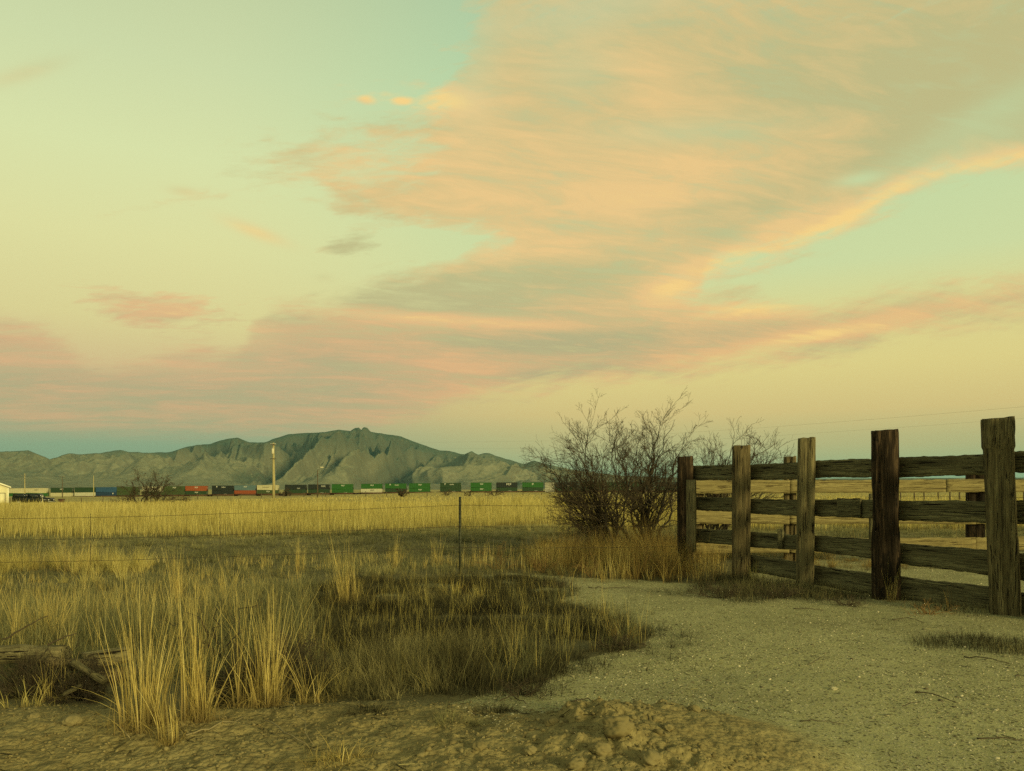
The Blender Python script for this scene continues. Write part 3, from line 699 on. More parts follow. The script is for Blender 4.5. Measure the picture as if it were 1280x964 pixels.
tuft(178, 908, 742, 54, 150, S, 'broad golden bunch grass at the left end of the front row, beside the rotting log', fallen=.05)
tuft(246, 903, 726, 36, 110, S, 'tall golden bunch grass, middle one of the three large clumps in front', fallen=.05)
tuft(326, 885, 720, 56, 150, S, 'tall golden bunch grass, rightmost of the three large clumps in front', fallen=.06, lean=.13)
tuft(212, 930, 845, 22, 55, S, 'short sparse straw tuft rooted lowest of all', fallen=.15)
tuft(222, 748, 676, 14, 80, S, 'slim upright golden tuft rising behind the three large clumps', lean=.07)
tuft(438, 756, 668, 30, 130, S, 'tall pale tuft of straw midway between the front clumps and the steel fence post', lean=.09)
tuft(492, 712, 666, 13, 60, S, 'small pale straw tuft, second to the left of the steel fence post')
tuft(546, 706, 660, 12, 60, S, 'small pale straw tuft just left of the steel fence post')
tuft(375, 714, 668, 12, 60, S, 'small pale straw tuft standing alone under the street lamp')
tuft(95, 714, 660, 40, 160, S, 'thick golden tuft in front of the wire fence at the left, leaning right', lean=.16)
tuft(40, 712, 672, 30, 70, S, 'ragged golden tuft nearest the left edge beside the wire fence', lean=.16)
tuft(60, 800, 735, 46, 170, S, 'loose dull gold tuft just above the rotting log', lean=.2)
tuft(20, 806, 742, 30, 80, S, 'thin dull gold tuft at the left edge above the log', lean=.22)
tuft(285, 742, 695, 20, 40, S, 'thin straw tuft behind the largest clumps, right of the slim upright one', lean=.1)
tuft(160, 748, 700, 20, 30, S, 'few thin straw stalks left of the slim upright tuft', lean=.1)
tuft(605, 750, 722, 14, 50, M['gold'], 'little ochre tuft on the sandy strip by the steel post', lean=.2)
tuft(570, 745, 722, 12, 40, M['gold'], 'tiny ochre tuft just right below the steel post foot', lean=.2)
tuft(780, 800, 768, 30, 80, M['rust'], 'small reddish tuft at the right tip of the dark grass on the gravel', lean=.5)
tuft(1112, 752, 700, 16, 26, S, 'wispy pale stalks leaning against the charred post', lean=.25, group=None)
tuft(1183, 764, 728, 10, 14, M['rust'], 'few brown stalks standing before the lowest plank', lean=.2, group=None)
for q, (tx, ty, th, tw, tm, tl) in enumerate(((455, 892, 22, 60, 'dark', 'low dark tuft on the edge of the bank below the matted grass'), (560, 900, 26, 70, 'grey', 'grey tuft at the lower end of the matted grass'), (615, 892, 20, 60, 'dark', 'dark flat tuft where matted grass, bank and gravel meet'),
        (690, 838, 18, 50, 'dark', 'small dark tuft beside the lower gravel edge'), (560, 742, 16, 60, 'rust', 'low rusty tuft on the sandy strip left of the gravel'), (480, 740, 16, 60, 'grey', 'low grey tuft on the sandy strip at its left end'), (850, 742, 16, 60, 'dark', 'low dark tuft left of the corral growth'))):
    tuft(tx, ty, ty - th, tw, 150, M[tm], tl, group='low tufts along the edge of the gravel', lean=.6, w=(.0016, .003), cat='grass tuft')
tuft(945, 730, 700, 20, 60, M['gold'], 'small dull gold tuft between the two grey posts', lean=.25, group=None)
tuft(420, 950, 900, 60, 130, S, 'flattened fan of pale straw lying on the bare earth', fallen=.9, lean=.3, group=None)
tuft(70, 876, 810, 34, 40, S, 'sparse pale stems in front of the log heap', group=None, lean=.35)
tuft(30, 884, 840, 60, 40, M['gold'], 'low dry leaves on the bank below the log heap', group=None, lean=.5)
tuft(392, 880, 800, 40, 60, S, 'sparse leaning straw right of the three front clumps', group=None, lean=.3, fallen=.3)
tuft(45, 870, 800, 60, 130, M['dark'], 'dark wiry tangle of dead stems under the log at the left edge', lean=.5, group=None, w=(.002, .0035), cat='dead weeds')
tuft(110, 872, 815, 46, 110, M['dark'], 'dark tangle of dead stems beneath the sawn timber end', lean=.5, group=None, w=(.002, .0035), cat='dead weeds')
tuft(360, 868, 790, 90, 240, M['dark'], 'broad dark clump of dead wiry grass right of the golden clumps', lean=.5, group=None, w=(.002, .0032), cat='dead weeds')
tuft(280, 880, 800, 70, 200, M['dark'], 'dark dead undergrowth filling the gap between the golden clumps', lean=.5, group=None, w=(.002, .0032), cat='dead weeds')

# ------------------------------------------------------------------ bare shrubs and trees
def limb(out, p, target, r0, r1, n, zig, rs, twigs, lvl, length_k=0.35, droop=0.0):
    p = np.array(p, float); target = np.array(target, float); L = np.linalg.norm(target - p)
    pts = [p.copy()]; rad = [r0]
    step = L / n; cur = p.copy(); dirv = (target - p) / L
    for i in range(1, n + 1):
        t = i / n
        want = target - cur; wn = np.linalg.norm(want); want = want / max(wn, 1e-6)
        j = rs.normal(0, 1, 3) * zig
        dirv = want + j; dirv /= np.linalg.norm(dirv)
        cur = cur + dirv * step * (1.0 + 0.1 * rs.normal()); pts.append(cur.copy()); rad.append(r0 + (r1 - r0) * t)
    out.append((lvl, pts, rad))
    if lvl >= 3 or twigs <= 0: return
    for k in range(twigs):
        i = int(rs.integers(max(1, int(n * (0.25 if lvl == 0 else .1))), n)); b = pts[i]
        d = pts[i] - pts[i - 1]; d /= np.linalg.norm(d)
        side = rs.normal(0, 1, 3); side -= d * side.dot(d); side /= np.linalg.norm(side)
        an = rs.uniform(0.35, 0.95); v = d * math.cos(an) + side * math.sin(an); v[2] += 0.12 - droop
        v /= np.linalg.norm(v); l2 = L * length_k * rs.uniform(0.5, 1.25) * (1.15 - 0.6 * i / n)
        limb(out, b, b + v * l2, rad[i] * 0.62, max(r1 * 0.8, 0.0), max(4, int(n * .6)), zig * 0.95, rs, int(twigs * 0.45), lvl + 1, length_k * 1.12, droop)
def shrub(name, loc, limbs, label, cat, group=None, seed=1, r0=.03, r1=.004, n=11, zig=.28, twigs=9, trunk_lvl=1, k=5, lk=.35):
    rs = np.random.default_rng(seed); out = []
    for b, t, rr in limbs: limb(out, np.array(b) - loc, np.array(t) - loc, r0 * rr, r1, n, zig, rs, twigs, 0, lk)
    root = empty(name, tuple(loc), 0, label, cat, group)
    A = MB(); B = MB()
    for lvl, pts, rad in out:
        (A if lvl < trunk_lvl else B).tube(pts, rad, k if lvl < 1 else max(3, k - 1 - (lvl > 1)), cap=False)
    A.build('trunk', M['bark'], root, True)
    if B.V: B.build('crown', M['twig'], root, True)
    return root
def px_limbs(base, tips, D, spread=0.5, rs=np.random.default_rng(5), rr=None):
    """limbs from a foot pixel to tip pixels, each tip at its own distance"""
    L = []
    for i, (tx, ty) in enumerate(tips):
        b = at(base[0] + rs.uniform(-8, 8), 612, D)
        bz = float(gz(b[0], b[1])); b = np.array((b[0], D + rs.uniform(-.15, .15), bz - 0.03))
        L.append((b, at(tx, ty, D + rs.uniform(-spread, spread)), 1.0 if rr is None else rr[i]))
    return L
lm = px_limbs((768, 0), [(672, 570), (700, 546), (722, 536), (748, 549), (715, 575), (690, 590), (765, 534), (795, 549), (690, 620), (740, 574), (705, 640), (672, 570), (680, 578), (700, 574), (694, 604), (716, 559), (728, 524)], 13.5, .9, rr=[1, 1, 1, .8, .8, .8, .9, .8, .6, .8, .5, .9, .7, .8, .6, .8, .9])
lm += px_limbs((806, 0), [(795, 532), (828, 515), (846, 522), (858, 542), (820, 552), (780, 572), (862, 570), (838, 600), (812, 532), (775, 600), (872, 557), (750, 520), (730, 600), (835, 572), (680, 557)], 13.7, .9)
p0 = np.array((at(785, 612, 13.6)[0], 13.6, float(gz(at(785, 612, 13.6)[0], 13.6))))
shrub('mesquite_tree', p0, lm, 'large bare many-stemmed mesquite tree rising behind the left end of the corral', 'tree', None, 11, .026, .0030, 13, .22, 16, 1, 5, .42)
lm = px_limbs((892, 0), [(875, 570), (893, 550), (910, 562), (935, 555), (953, 542), (975, 566), (950, 575), (885, 600), (920, 600), (960, 600), (882, 555), (925, 535), (945, 565), (968, 550), (905, 570), (985, 575)], 14.8, .9)
p0 = np.array((at(892, 612, 14.8)[0], 14.8, float(gz(at(892, 612, 14.8)[0], 14.8))))
shrub('mesquite_tree', p0, lm, 'smaller bare mesquite behind the corral planks, right of the large one', 'tree', None, 12, .024, .0034, 12, .22, 15, 1, 5, .42)
# left mesquite out in the field
D = 66
lm = px_limbs((178, 0), [(150, 606), (172, 592), (190, 597), (205, 604), (165, 600), (150, 622), (140, 628)], D, 2.0) + px_limbs((192, 0), [(212, 598), (200, 590), (222, 622), (236, 625), (215, 612), (229, 633), (180, 608)], D, 2.0)
x0 = at(185, 612, D)[0]
shrub('mesquite_tree', np.array((x0, D, float(gz(x0, D)))), lm, 'spreading bare mesquite alone in the golden field at the left, before the train', 'tree', None, 21, .070, .012, 9, .30, 13, 1, 4, .48)
def fieldbush(px, D, hpx, wpx, label, seed, r1=.02, n=7, tw=6, group='low bare bushes far out in the field'):
    x = at(px, 612, D)[0]; z = float(gz(x, D)); rs = np.random.default_rng(seed); s = D / F; L = []
    for i in range(n):
        a = (i + .5) / n * math.pi * 1.0; tx = math.cos(a) * wpx * .5 * s * rs.uniform(.7, 1.1); tz = (0.35 + 0.65 * math.sin(a)) * hpx * s * rs.uniform(.7, 1.1)
        L.append((np.array((x, D, z - .05)), np.array((x + tx, D + rs.uniform(-.5, .5) * wpx * s, z + tz)), 1.0))
    shrub('bare_bush', np.array((x, D, z)), L, label, 'bush', group, seed, r1 * 1.8, r1, 6, .3, tw, 1, 3, .4)
fieldbush(503, 150, 15, 17, 'reddish brown bare bush before the green containers, densest of the far bushes', 31, .05, 9, 8)
fieldbush(558, 190, 9, 20, 'low spiky bush left of the steel fence post head', 32, .04)
fieldbush(586, 180, 9, 16, 'low spiky bush just right of the steel fence post head', 33, .04)
fieldbush(619, 160, 10, 30, 'wide thin bush in the field, right of the steel fence post', 34, .035)
fieldbush(358, 300, 13, 14, 'round brown bush right of the tall pale utility pole', 35, .09, 10, 8)
fieldbush(233, 80, 6, 14, 'tiny thin bush right of the field mesquite', 36, .02)
def weedbush(px, py, hpx, wpx, label, seed, mat=None, dn=9):
    p = ground(px, py); rs = np.random.default_rng(seed); s = p[1] / F; L = []
    for i in range(dn):
        a = (i + .5) / dn * math.pi; L.append((p - np.array((0, 0, .02)), p + np.array((math.cos(a) * wpx * .5 * s * rs.uniform(.6, 1.1), rs.uniform(-.4, .4) * wpx * s, (0.25 + .75 * math.sin(a)) * hpx * s * rs.uniform(.7, 1.05))), 1))
    r = shrub('dead_weed', p, L, label, 'weed', 'dead bushy weeds round the corral end', seed, .004, .0012, 7, .3, 7, 1, 3, .42)
    for c in r.children: c.data.materials[0] = mat or M['rustwood']
    return r
M['rustwood'] = plain('rusty_stems', (.24, .15, .06), 0.85, 0.35, 5)
M['palewood'] = plain('pale_stems', (.30, .25, .14), 0.85, 0.3, 5)
weedbush(858, 722, 55, 70, 'rusty dead weed bush at the foot of the last corral post', 41)
weedbush(800, 722, 48, 60, 'rusty dead weed bush below the large mesquite', 42)
weedbush(625, 712, 38, 60, 'orange dead weed bush right of the steel fence post', 43)
weedbush(680, 716, 40, 50, 'brown dead weed bush at the left end of the rusty weeds', 44)
weedbush(880, 726, 32, 56, 'pale twiggy dead weed against the lowest planks', 45, M['palewood'])
weedbush(905, 748, 22, 100, 'dark sprawling dead weed at the foot of the pale brown post', 47, M['twig'], 15)
weedbush(975, 748, 22, 90, 'dark sprawling dead weed at the foot of the smooth grey post', 48, M['twig'], 15)
weedbush(1060, 757, 14, 70, 'thin dark weed under the lowest plank left of the charred post', 49, M['twig'], 12)
weedbush(1160, 768, 16, 70, 'thin rusty weed under the lowest plank right of the charred post', 50, None, 12)
weedbush(700, 735, 14, 60, 'flat dark weed at the upper edge of the gravel', 51, M['twig'], 12)
weedbush(770, 812, 26, 90, 'dark twiggy weed at the right tip of the dark grass', 52, M['twig'], 15)
weedbush(650, 870, 20, 80, 'dark twiggy weed at the lower right edge of the dark grass', 53, M['twig'], 12)
weedbush(740, 722, 42, 60, 'rusty dead weed bush between the brown one and the mesquite', 46)

# dark branch arching over the golden clumps, and its debris
def stick(name, pts, r0, r1, mat, label, cat, group=None, k=6):
    P = [np.array(p, float) for p in pts]; o0 = P[0].copy(); m = MB()
    Q = []
    for a, b in zip(P[:-1], P[1:]):
        for t in np.linspace(0, 1, 5)[:-1]:
            Q.append(a + (b - a) * t + rng.normal(0, 1, 3) * np.linalg.norm(b - a) * 0.02)
    Q.append(P[-1]); Q = [q - o0 for q in Q]
    m.tube(Q, list(np.linspace(r0, r1, len(Q))), k)
    o = m.build(name, mat, None, True); o.location = o0
    return tag(o, label, cat, group)
lm = [(ground(282, 830), at(312, 742, 4.4), 1), (ground(282, 830), at(232, 758, 4.4), 1), (ground(282, 830), at(268, 735, 4.5), 1), (ground(282, 830), at(180, 752, 4.3), .8)]
shrub('dead_branch', ground(282, 830), lm, 'dark bare branch arching above the golden clumps', 'branch', None, 51, .006, .0018, 9, .35, 5, 1, 4, .35)

# ------------------------------------------------------------------ rotting log heap at the left
def wood_log(name, a, b, r, label, cat='log', flat=False, mat='log', parts=26, rough=.18, seed=0):
    a = np.array(a); b = np.array(b); L = np.linalg.norm(b - a); rs = np.random.default_rng(seed)
    k = 14; V = []
    for i in range(parts + 1):
        t = i / parts; xx = t * L
        for j in range(k):
            an = 2 * math.pi * j / k
            rr = r * (1 + rough * (vnoise(xx * 9 + seed, j * .9, seed + 3) * 2 - 1) + rough * .5 * (vnoise(xx * 3, j * 2.3, seed + 9) * 2 - 1))
            if i in (0, parts): rr *= 0.93
            c, s = math.cos(an), math.sin(an)
            if flat:
                q = max(abs(c), abs(s)); c, s = c / q * .9, s / q * .9
            V.append((xx, c * rr, s * rr + 0.03 * math.sin(t * 3.0 + seed) * L * .4))
    Fq = [(i * k + j, i * k + (j + 1) % k, (i + 1) * k + (j + 1) % k, (i + 1) * k + j) for i in range(parts) for j in range(k)]
    m = MB(); n = len(V); V += [(0, 0, 0.03 * math.sin(seed) * L * .4), (L, 0, 0.03 * math.sin(3.0 + seed) * L * .4)]
    Fq += [(n, (j + 1) % k, j) for j in range(k)] + [(n + 1, parts * k + j, parts * k + (j + 1) % k) for j in range(k)]
    m.add(V, Fq); o = m.build(name, M[mat], None, not flat)
    ex = Vector(b - a).normalized(); ey = Vector((0, 0, 1)).cross(ex).normalized(); ez = ex.cross(ey)
    mt = Matrix((ex, ey, ez)).transposed().to_4x4(); mt.translation = Vector(a); o.matrix_world = mt
    return tag(o, label, cat)
wood_log('log', at(-60, 822, 4.35), at(82, 816, 4.25), .055, 'bleached round log lying on the dark brush at the left edge', seed=1)
wood_log('timber', at(104, 826, 4.3), at(160, 818, 4.5), .045, 'short sawn timber end right of the bleached log', 'timber', True, seed=2)
wood_log('log', at(60, 828, 4.2), at(118, 832, 4.22), .034, 'dark split log between the bleached log and the sawn timber', mat='post_brown', seed=3)
wood_log('log', at(92, 828, 4.05), at(130, 852, 3.95), .020, 'thin pale broken branch end pointing down at the right of the heap', 'branch', seed=4)
wood_log('log', at(80, 868, 3.95), at(102, 858, 3.95), .014, 'small pale splinter of wood lying low in the heap', 'branch', seed=5)
wood_log('timber', at(118, 846, 4.3), at(170, 842, 4.5), .04, 'second dark timber lying under the sawn one', 'timber', True, 'post_brown', seed=6)
for px, py, h_, w_, l, sd in ((35, 872, 55, 110, 'dark tangle of dead twigs under the bleached log', 91), (100, 876, 48, 90, 'dark tangle of dead twigs under the sawn timber', 92), (300, 880, 80, 120, 'dark twiggy dead plant between the two right golden clumps', 93), (360, 862, 75, 120, 'dark twiggy dead plant right of the golden clumps', 94)):
    p = ground(px, py); rs = np.random.default_rng(sd); s1 = p[1] / F; L_ = []
    for i in range(24):
        a = (i + .5) / 24 * math.pi; L_.append((p - np.array((0, 0, .02)), p + np.array((math.cos(a) * w_ * .5 * s1 * rs.uniform(.6, 1.1), rs.uniform(-.3, .5) * w_ * s1, (.2 + .8 * math.sin(a)) * h_ * s1 * rs.uniform(.7, 1.05))), 1))
    shrub('dead_brush', p, L_, l, 'dead brush', 'tangles of dead twigs in the foreground', sd, .0045, .0014, 8, .34, 9, 1, 3, .5)
for a, b, l in (((4, 800), (60, 770), 'thin twig slanting up from the left edge over the log'), ((60, 806), (96, 792), 'dark twig lying on top of the bleached log'), ((40, 880), (100, 815), 'slanting dead stem in front of the bleached log'), ((70, 878), (84, 822), 'pale upright stalk before the dark hollow of the heap')):
    stick('twig', [at(*a, 4.1), at((a[0] + b[0]) / 2 + 3, (a[1] + b[1]) / 2 - 3, 4.15), at(*b, 4.2)], .005, .002, M['twig'], l, 'twig', 'loose twigs about the log heap')

# ------------------------------------------------------------------ corral fence
def line_pt(px, off=0.0):
    """point of the near corral line seen at this pixel column (off: metres further back)"""
    P0 = np.array((4.35, 6.7)); Dv = np.array((-1.53, 2.65)); Dv = Dv / np.linalg.norm(Dv); N = np.array((-Dv[1], Dv[0])); N = N if N[1] > 0 else -N
    P = P0 + N * off; d = ray(px, 612)[:2]
    A = np.array([[d[0], -Dv[0]], [d[1], -Dv[1]]]); s, t = np.linalg.solve(A, P)
    return d * s
def post(parent, foot, top, w, dpt, mat, seed, rz=0.0, lean=(0, 0), name='post', label=None, cap=None, taper=0.0, notch=None):
    """weathered square timber: subdivided, cracked, chipped, leaning"""
    H = top - foot[2] + 0.15; ns = 9; nh = 60; V = []
    per = []
    for i in range(ns): per.append((-1 + 2 * i / ns, -1))
    for i in range(ns): per.append((1, -1 + 2 * i / ns))
    for i in range(ns): per.append((1 - 2 * i / ns, 1))
    for i in range(ns): per.append((-1, 1 - 2 * i / ns))
    k = len(per)
    for h in range(nh + 1):
        t = h / nh; z = -0.15 + H * t
        sw = 1.0 + taper * (0.5 - t)
        if cap and z > H - 0.15 - cap[0]: sw *= cap[1]
        for j, (a, b) in enumerate(per):
            c = 1 - 0.10 * (abs(a) * abs(b)) ** 6
            g = float(vnoise(j * 0.8 + seed * 7, z * 0.9 + seed, seed)) ; g2 = float(vnoise(j * 2.6 + seed, z * 2.2, seed + 5)); g3 = float(vnoise(j * .35 + seed, z * 5.0, seed + 9))
            disp = -0.05 * max(0, 0.38 - g) / 0.38 - 0.02 * max(0, 0.45 - g2) / .45 * 1.2 + 0.004 * (g3 - .5)
            s = c * sw
            if t > 0.985: s *= 0.97
            if notch and notch[0] < z < notch[1]: s *= 1 - 0.08 * math.sin((z - notch[0]) / (notch[1] - notch[0]) * math.pi) * (b < 0)
            zt = z + (0.006 * (float(vnoise(a * 2.1 + seed, b * 2.1, seed + 2)) - .5) * 2 + 0.004 * a if h == nh else 0)
            lx = lean[0] * t * H; ly = lean[1] * t * H
            V.append((a * w / 2 * s * (1 + disp / (w / 2) * (abs(a) > .99)) + lx, b * dpt / 2 * s * (1 + disp / (dpt / 2) * (abs(b) > .99)) + ly, zt))
    Fq = [(h * k + j, h * k + (j + 1) % k, (h + 1) * k + (j + 1) % k, (h + 1) * k + j) for h in range(nh) for j in range(k)]
    n = len(V); V.append((lean[0] * H, lean[1] * H, H - 0.15 - 0.006)); Fq += [(n, nh * k + j, nh * k + (j + 1) % k) for j in range(k)]
    m = MB(); m.add(V, Fq); o = m.build(name, mat, parent)
    pl = Vector(parent.location) if parent else Vector((0, 0, 0))
    o.location = Vector(foot) - pl; o.rotation_euler = (0, 0, rz)
    if label: o['label'] = label
    return o
def plank(parent, a_top, a_bot, b_top, b_bot, th, mat, seed, name='plank', label=None):
    """board whose ends are given by their top and bottom points"""
    at_, ab, bt, bb = (np.array(v, float) for v in (a_top, a_bot, b_top, b_bot))
    org = ab; ex = bb - ab; L = np.linalg.norm(ex[:2]); exn = np.array((ex[0] / L, ex[1] / L, 0)); ey = np.array((-exn[1], exn[0], 0))
    nx = 46; nz = 6; V = []; per = [(-1, j / nz) for j in range(nz + 1)] + [(1, 1 - j / nz) for j in range(nz + 1)]; k = len(per)
    for i in range(nx + 1):
        t = i / nx; x = t * L; zb = (bb[2] - ab[2]) * t; zt = (at_[2] - ab[2]) * (1 - t) + (bt[2] - ab[2]) * t
        wob = 0.004 * (float(vnoise(x * 2.3 + seed, 1, seed)) - .5) * 2; bow = 0.012 * math.sin(t * 3.1 + seed)
        for s, q in per:
            e = 0.004 * (float(vnoise(x * 9 + seed, q * 3, seed + 1)) - .5) * 2 + 0.004 * (float(vnoise(x * 30, q * 3 + seed, seed + 4)) - .5) * 2
            rnd = 0.12 * (q in (0, 1))
            gr = 0.004 * (float(vnoise(x * 1.5 + seed, q * 9 + s, seed + 6)) - .5) * 2
            V.append((x + 0.01 * (float(vnoise(q * 4, seed, 3)) - .5) * (i in (0, nx)), s * (th / 2 * (1 - rnd * 2) + gr) + bow, zb + (zt - zb) * q + e + wob))
    Fq = [(i * k + j, (i + 1) * k + j, (i + 1) * k + (j + 1) % k, i * k + (j + 1) % k) for i in range(nx) for j in range(k)]
    for base in (0, nx * k):
        for j in range(nz):
            f = (base + j, base + j + 1, base + k - 2 - j, base + k - 1 - j); Fq.append(f if base == 0 else f[::-1])
    m = MB(); m.add(V, Fq); o = m.build(name, mat, parent)
    pl = np.array(parent.location)
    mt = Matrix((Vector(exn), Vector(ey), Vector((0, 0, 1)))).transposed().to_4x4(); mt.translation = Vector(org - pl)
    o.matrix_basis = mt
    if label: o['label'] = label
    return o
cp = line_pt(1107); croot = empty('corral_fence', (cp[0], cp[1], float(gz(cp[0], cp[1]))), 0, 'weathered corral fence of thick dark posts and planks along the right', 'fence')
FR = math.atan2(2.65, -1.53) - math.pi / 2      # turn of the fence line
post_spec = [  # px left, px right, top y, base y, material, label
    (846, 867, 571, 706, 'post_burnt', 'farthest post, dark and knotty, half sunk in weeds'),
    (914.5, 938, 557, 723, 'post_brown', 'pale brown post with a black streak down its left side'),
    (994.5, 1017, 547.5, 730, 'post_grey', 'smooth grey post with long vertical cracks'),
    (1091, 1124.5, 538, 745, 'post_burnt', 'charred nearly black post'),
    (1239.5, 1275.5, 522.5, 773, 'post_old', 'thickest nearest post with a wider squared head'),
    (1318, 1356, 505, 786, 'post_brown', None)]
for i, (xa, xb, yt, yb, mt_, lb) in enumerate(post_spec):
    c = (xa + xb) / 2; P = line_pt(c, 0.0); D = P[1]
    w = (xb - xa) * D / F
    zt = at(c, yt, D)[2]; foot = (P[0], P[1], float(gz(P[0], P[1])))
    # view direction decides how wide a turned square looks
    turn = {0: .1, 1: .15, 2: .12, 3: .2, 4: .12, 5: .1}[i] - math.atan2(P[0], P[1])
    ww = w / (math.cos(.15) + 0.8 * math.sin(.15))
    lean = {3: (-.010, 0), 4: (-.034, 0), 2: (.012, 0), 1: (.002, 0), 0: (0, 0), 5: (0, 0)}[i]
    post(croot, foot, zt, ww, ww * 0.85, M[mt_], 3 + i * 5, turn, lean, label=lb, cap=(0.26, 1.10) if i == 4 else None, taper=0.02)
rows = [  # pixel columns with top/bottom rows of each plank on the near line
    [(850, 583, 601), (927, 580.5, 599.5), (1006, 577, 598), (1107, 572.5, 597), (1250, 566.5, 592.5), (1330, 562, 590)],
    [(850, 621, 637), (927, 622, 640), (1006, 624.5, 645), (1107, 625, 649), (1250, 626.5, 655), (1330, 628, 660)],
    [(850, 660, 677), (927, 663.5, 682), (1006, 669, 688), (1107, 676.5, 701), (1250, 689.5, 721), (1330, 697, 735)],
    [(927, 692, 712), (1006, 704, 727), (1107, 718, 746), (1250, 736, 768), (1330, 748, 786)]]
OFF = 0.14
s_ = 0
for r_i, row in enumerate(rows):
    for j, (a, b) in enumerate(zip(row[:-1], row[1:])):
        s_ += 1; off = OFF + (0.004 if j % 2 else 0)
        jit = (s_ * 37 % 5 - 2) * 0.5
        A_ = line_pt(a[0] - (3 if j else 0), off + .012 * (j % 2)); B_ = line_pt(b[0] + 3, off + .012 * (j % 2))
        Pt = lambda px, py, q: (q[0], q[1], at(px, py, q[1])[2])
        plank(croot, Pt(a[0], a[1] + jit, A_), Pt(a[0], a[2] + jit, A_), Pt(b[0], b[1] + jit * .5, B_), Pt(b[0], b[2] + jit * .5, B_), .042, M['rail'], s_ * 3 + 1)
for px in (915, 940, 992, 1020, 1089, 1128, 1236, 1279):
    for row in rows[:3]:
        q = line_pt(px, OFF - .035); yy = float(np.interp(px, [a[0] for a in row], [(a[1] + a[2]) / 2 for a in row])); zc = at(px, yy, q[1])[2]
        m = MB(); m.tube([(0, 0, 0), (-.008, -.006, 0)], .008, 8); o = m.build('spike_head', M['wheel0'], croot); o.location = Vector((q[0] + rng.uniform(-.01, .01), q[1], zc + rng.uniform(-.03, .03))) - Vector(croot.location)
# short upright boards nailed on
def upright(px, y0, y1, wpx, off, mat, lb, seed):
    q0 = line_pt(px - wpx / 2, off); q1 = line_pt(px + wpx / 2, off)
    plank(croot, (q0[0], q0[1], at(px, y0, q0[1])[2]), (q0[0], q0[1], at(px, y1, q0[1])[2]), (q1[0], q1[1], at(px, y0, q1[1])[2]), (q1[0], q1[1], at(px, y1, q1[1])[2]), .035, mat, seed, 'cleat', lb)
upright(864, 600, 690, 12, 0.02 - .13, M['post_grey'], 'grey upright board nailed to the farthest post', 71)
upright(1089, 618, 674, 4, 0.20, M['rail'], 'thin dark upright board behind the second plank', 72)
upright(1062, 623, 647, 28, 0.105, M['rail'], None, 73)
upright(976, 662, 686, 4, 0.105, M['rail'], None, 74)

# cross fence farther back, paler planks
YB = 11.4
broot = empty('corral_fence', (at(1000, 612, YB)[0], YB, float(gz(at(1000, 612, YB)[0], YB))), 0, 'paler plank cross fence standing behind the dark corral fence', 'fence')
def bpost(px, wpx, top, D, mat, lb, seed):
    x = at(px, 612, D)[0]; z = float(gz(x, D)); w = wpx * D / F
    return post(broot, (x, D, z), at(px, top, D)[2], w, w * .9, M[mat], seed, -math.atan2(x, D), (0, 0), label=lb)
bpost(987.5, 15, 571, YB + .18, 'post_brown', 'rear post just left of the smooth grey front post', 40)
bpost(1219, 21, 583, YB + .18, 'post_burnt', 'rear dark post beside the nearest front post', 45)
bpost(1330, 19, 575, YB + .18, 'post_brown', None, 47)
bpost(873, 14, 590, YB + .18, 'post_brown', None, 49)
for i, (ya0, ya1, yb0, yb1) in enumerate(((600.5, 617, 599, 615), (638, 655, 637, 655), (676, 692, 671, 688))):
    cuts = [868, 987, 1182 if i == 0 else 1219, 1345]
    for j, (a, b) in enumerate(zip(cuts[:-1], cuts[1:])):
        f = lambda px, u, v: u + (v - u) * (px - 870) / 400
        P_ = lambda px, y: (at(px, y, YB + .004 * j)[0], YB + .004 * j, at(px, y, YB)[2])
        plank(broot, P_(a, f(a, ya0, yb0)), P_(a, f(a, ya1, yb1)), P_(b - .6, f(b, ya0, yb0)), P_(b - .6, f(b, ya1, yb1)), .04, M['rail_pale'], 90 + i * 5 + j)

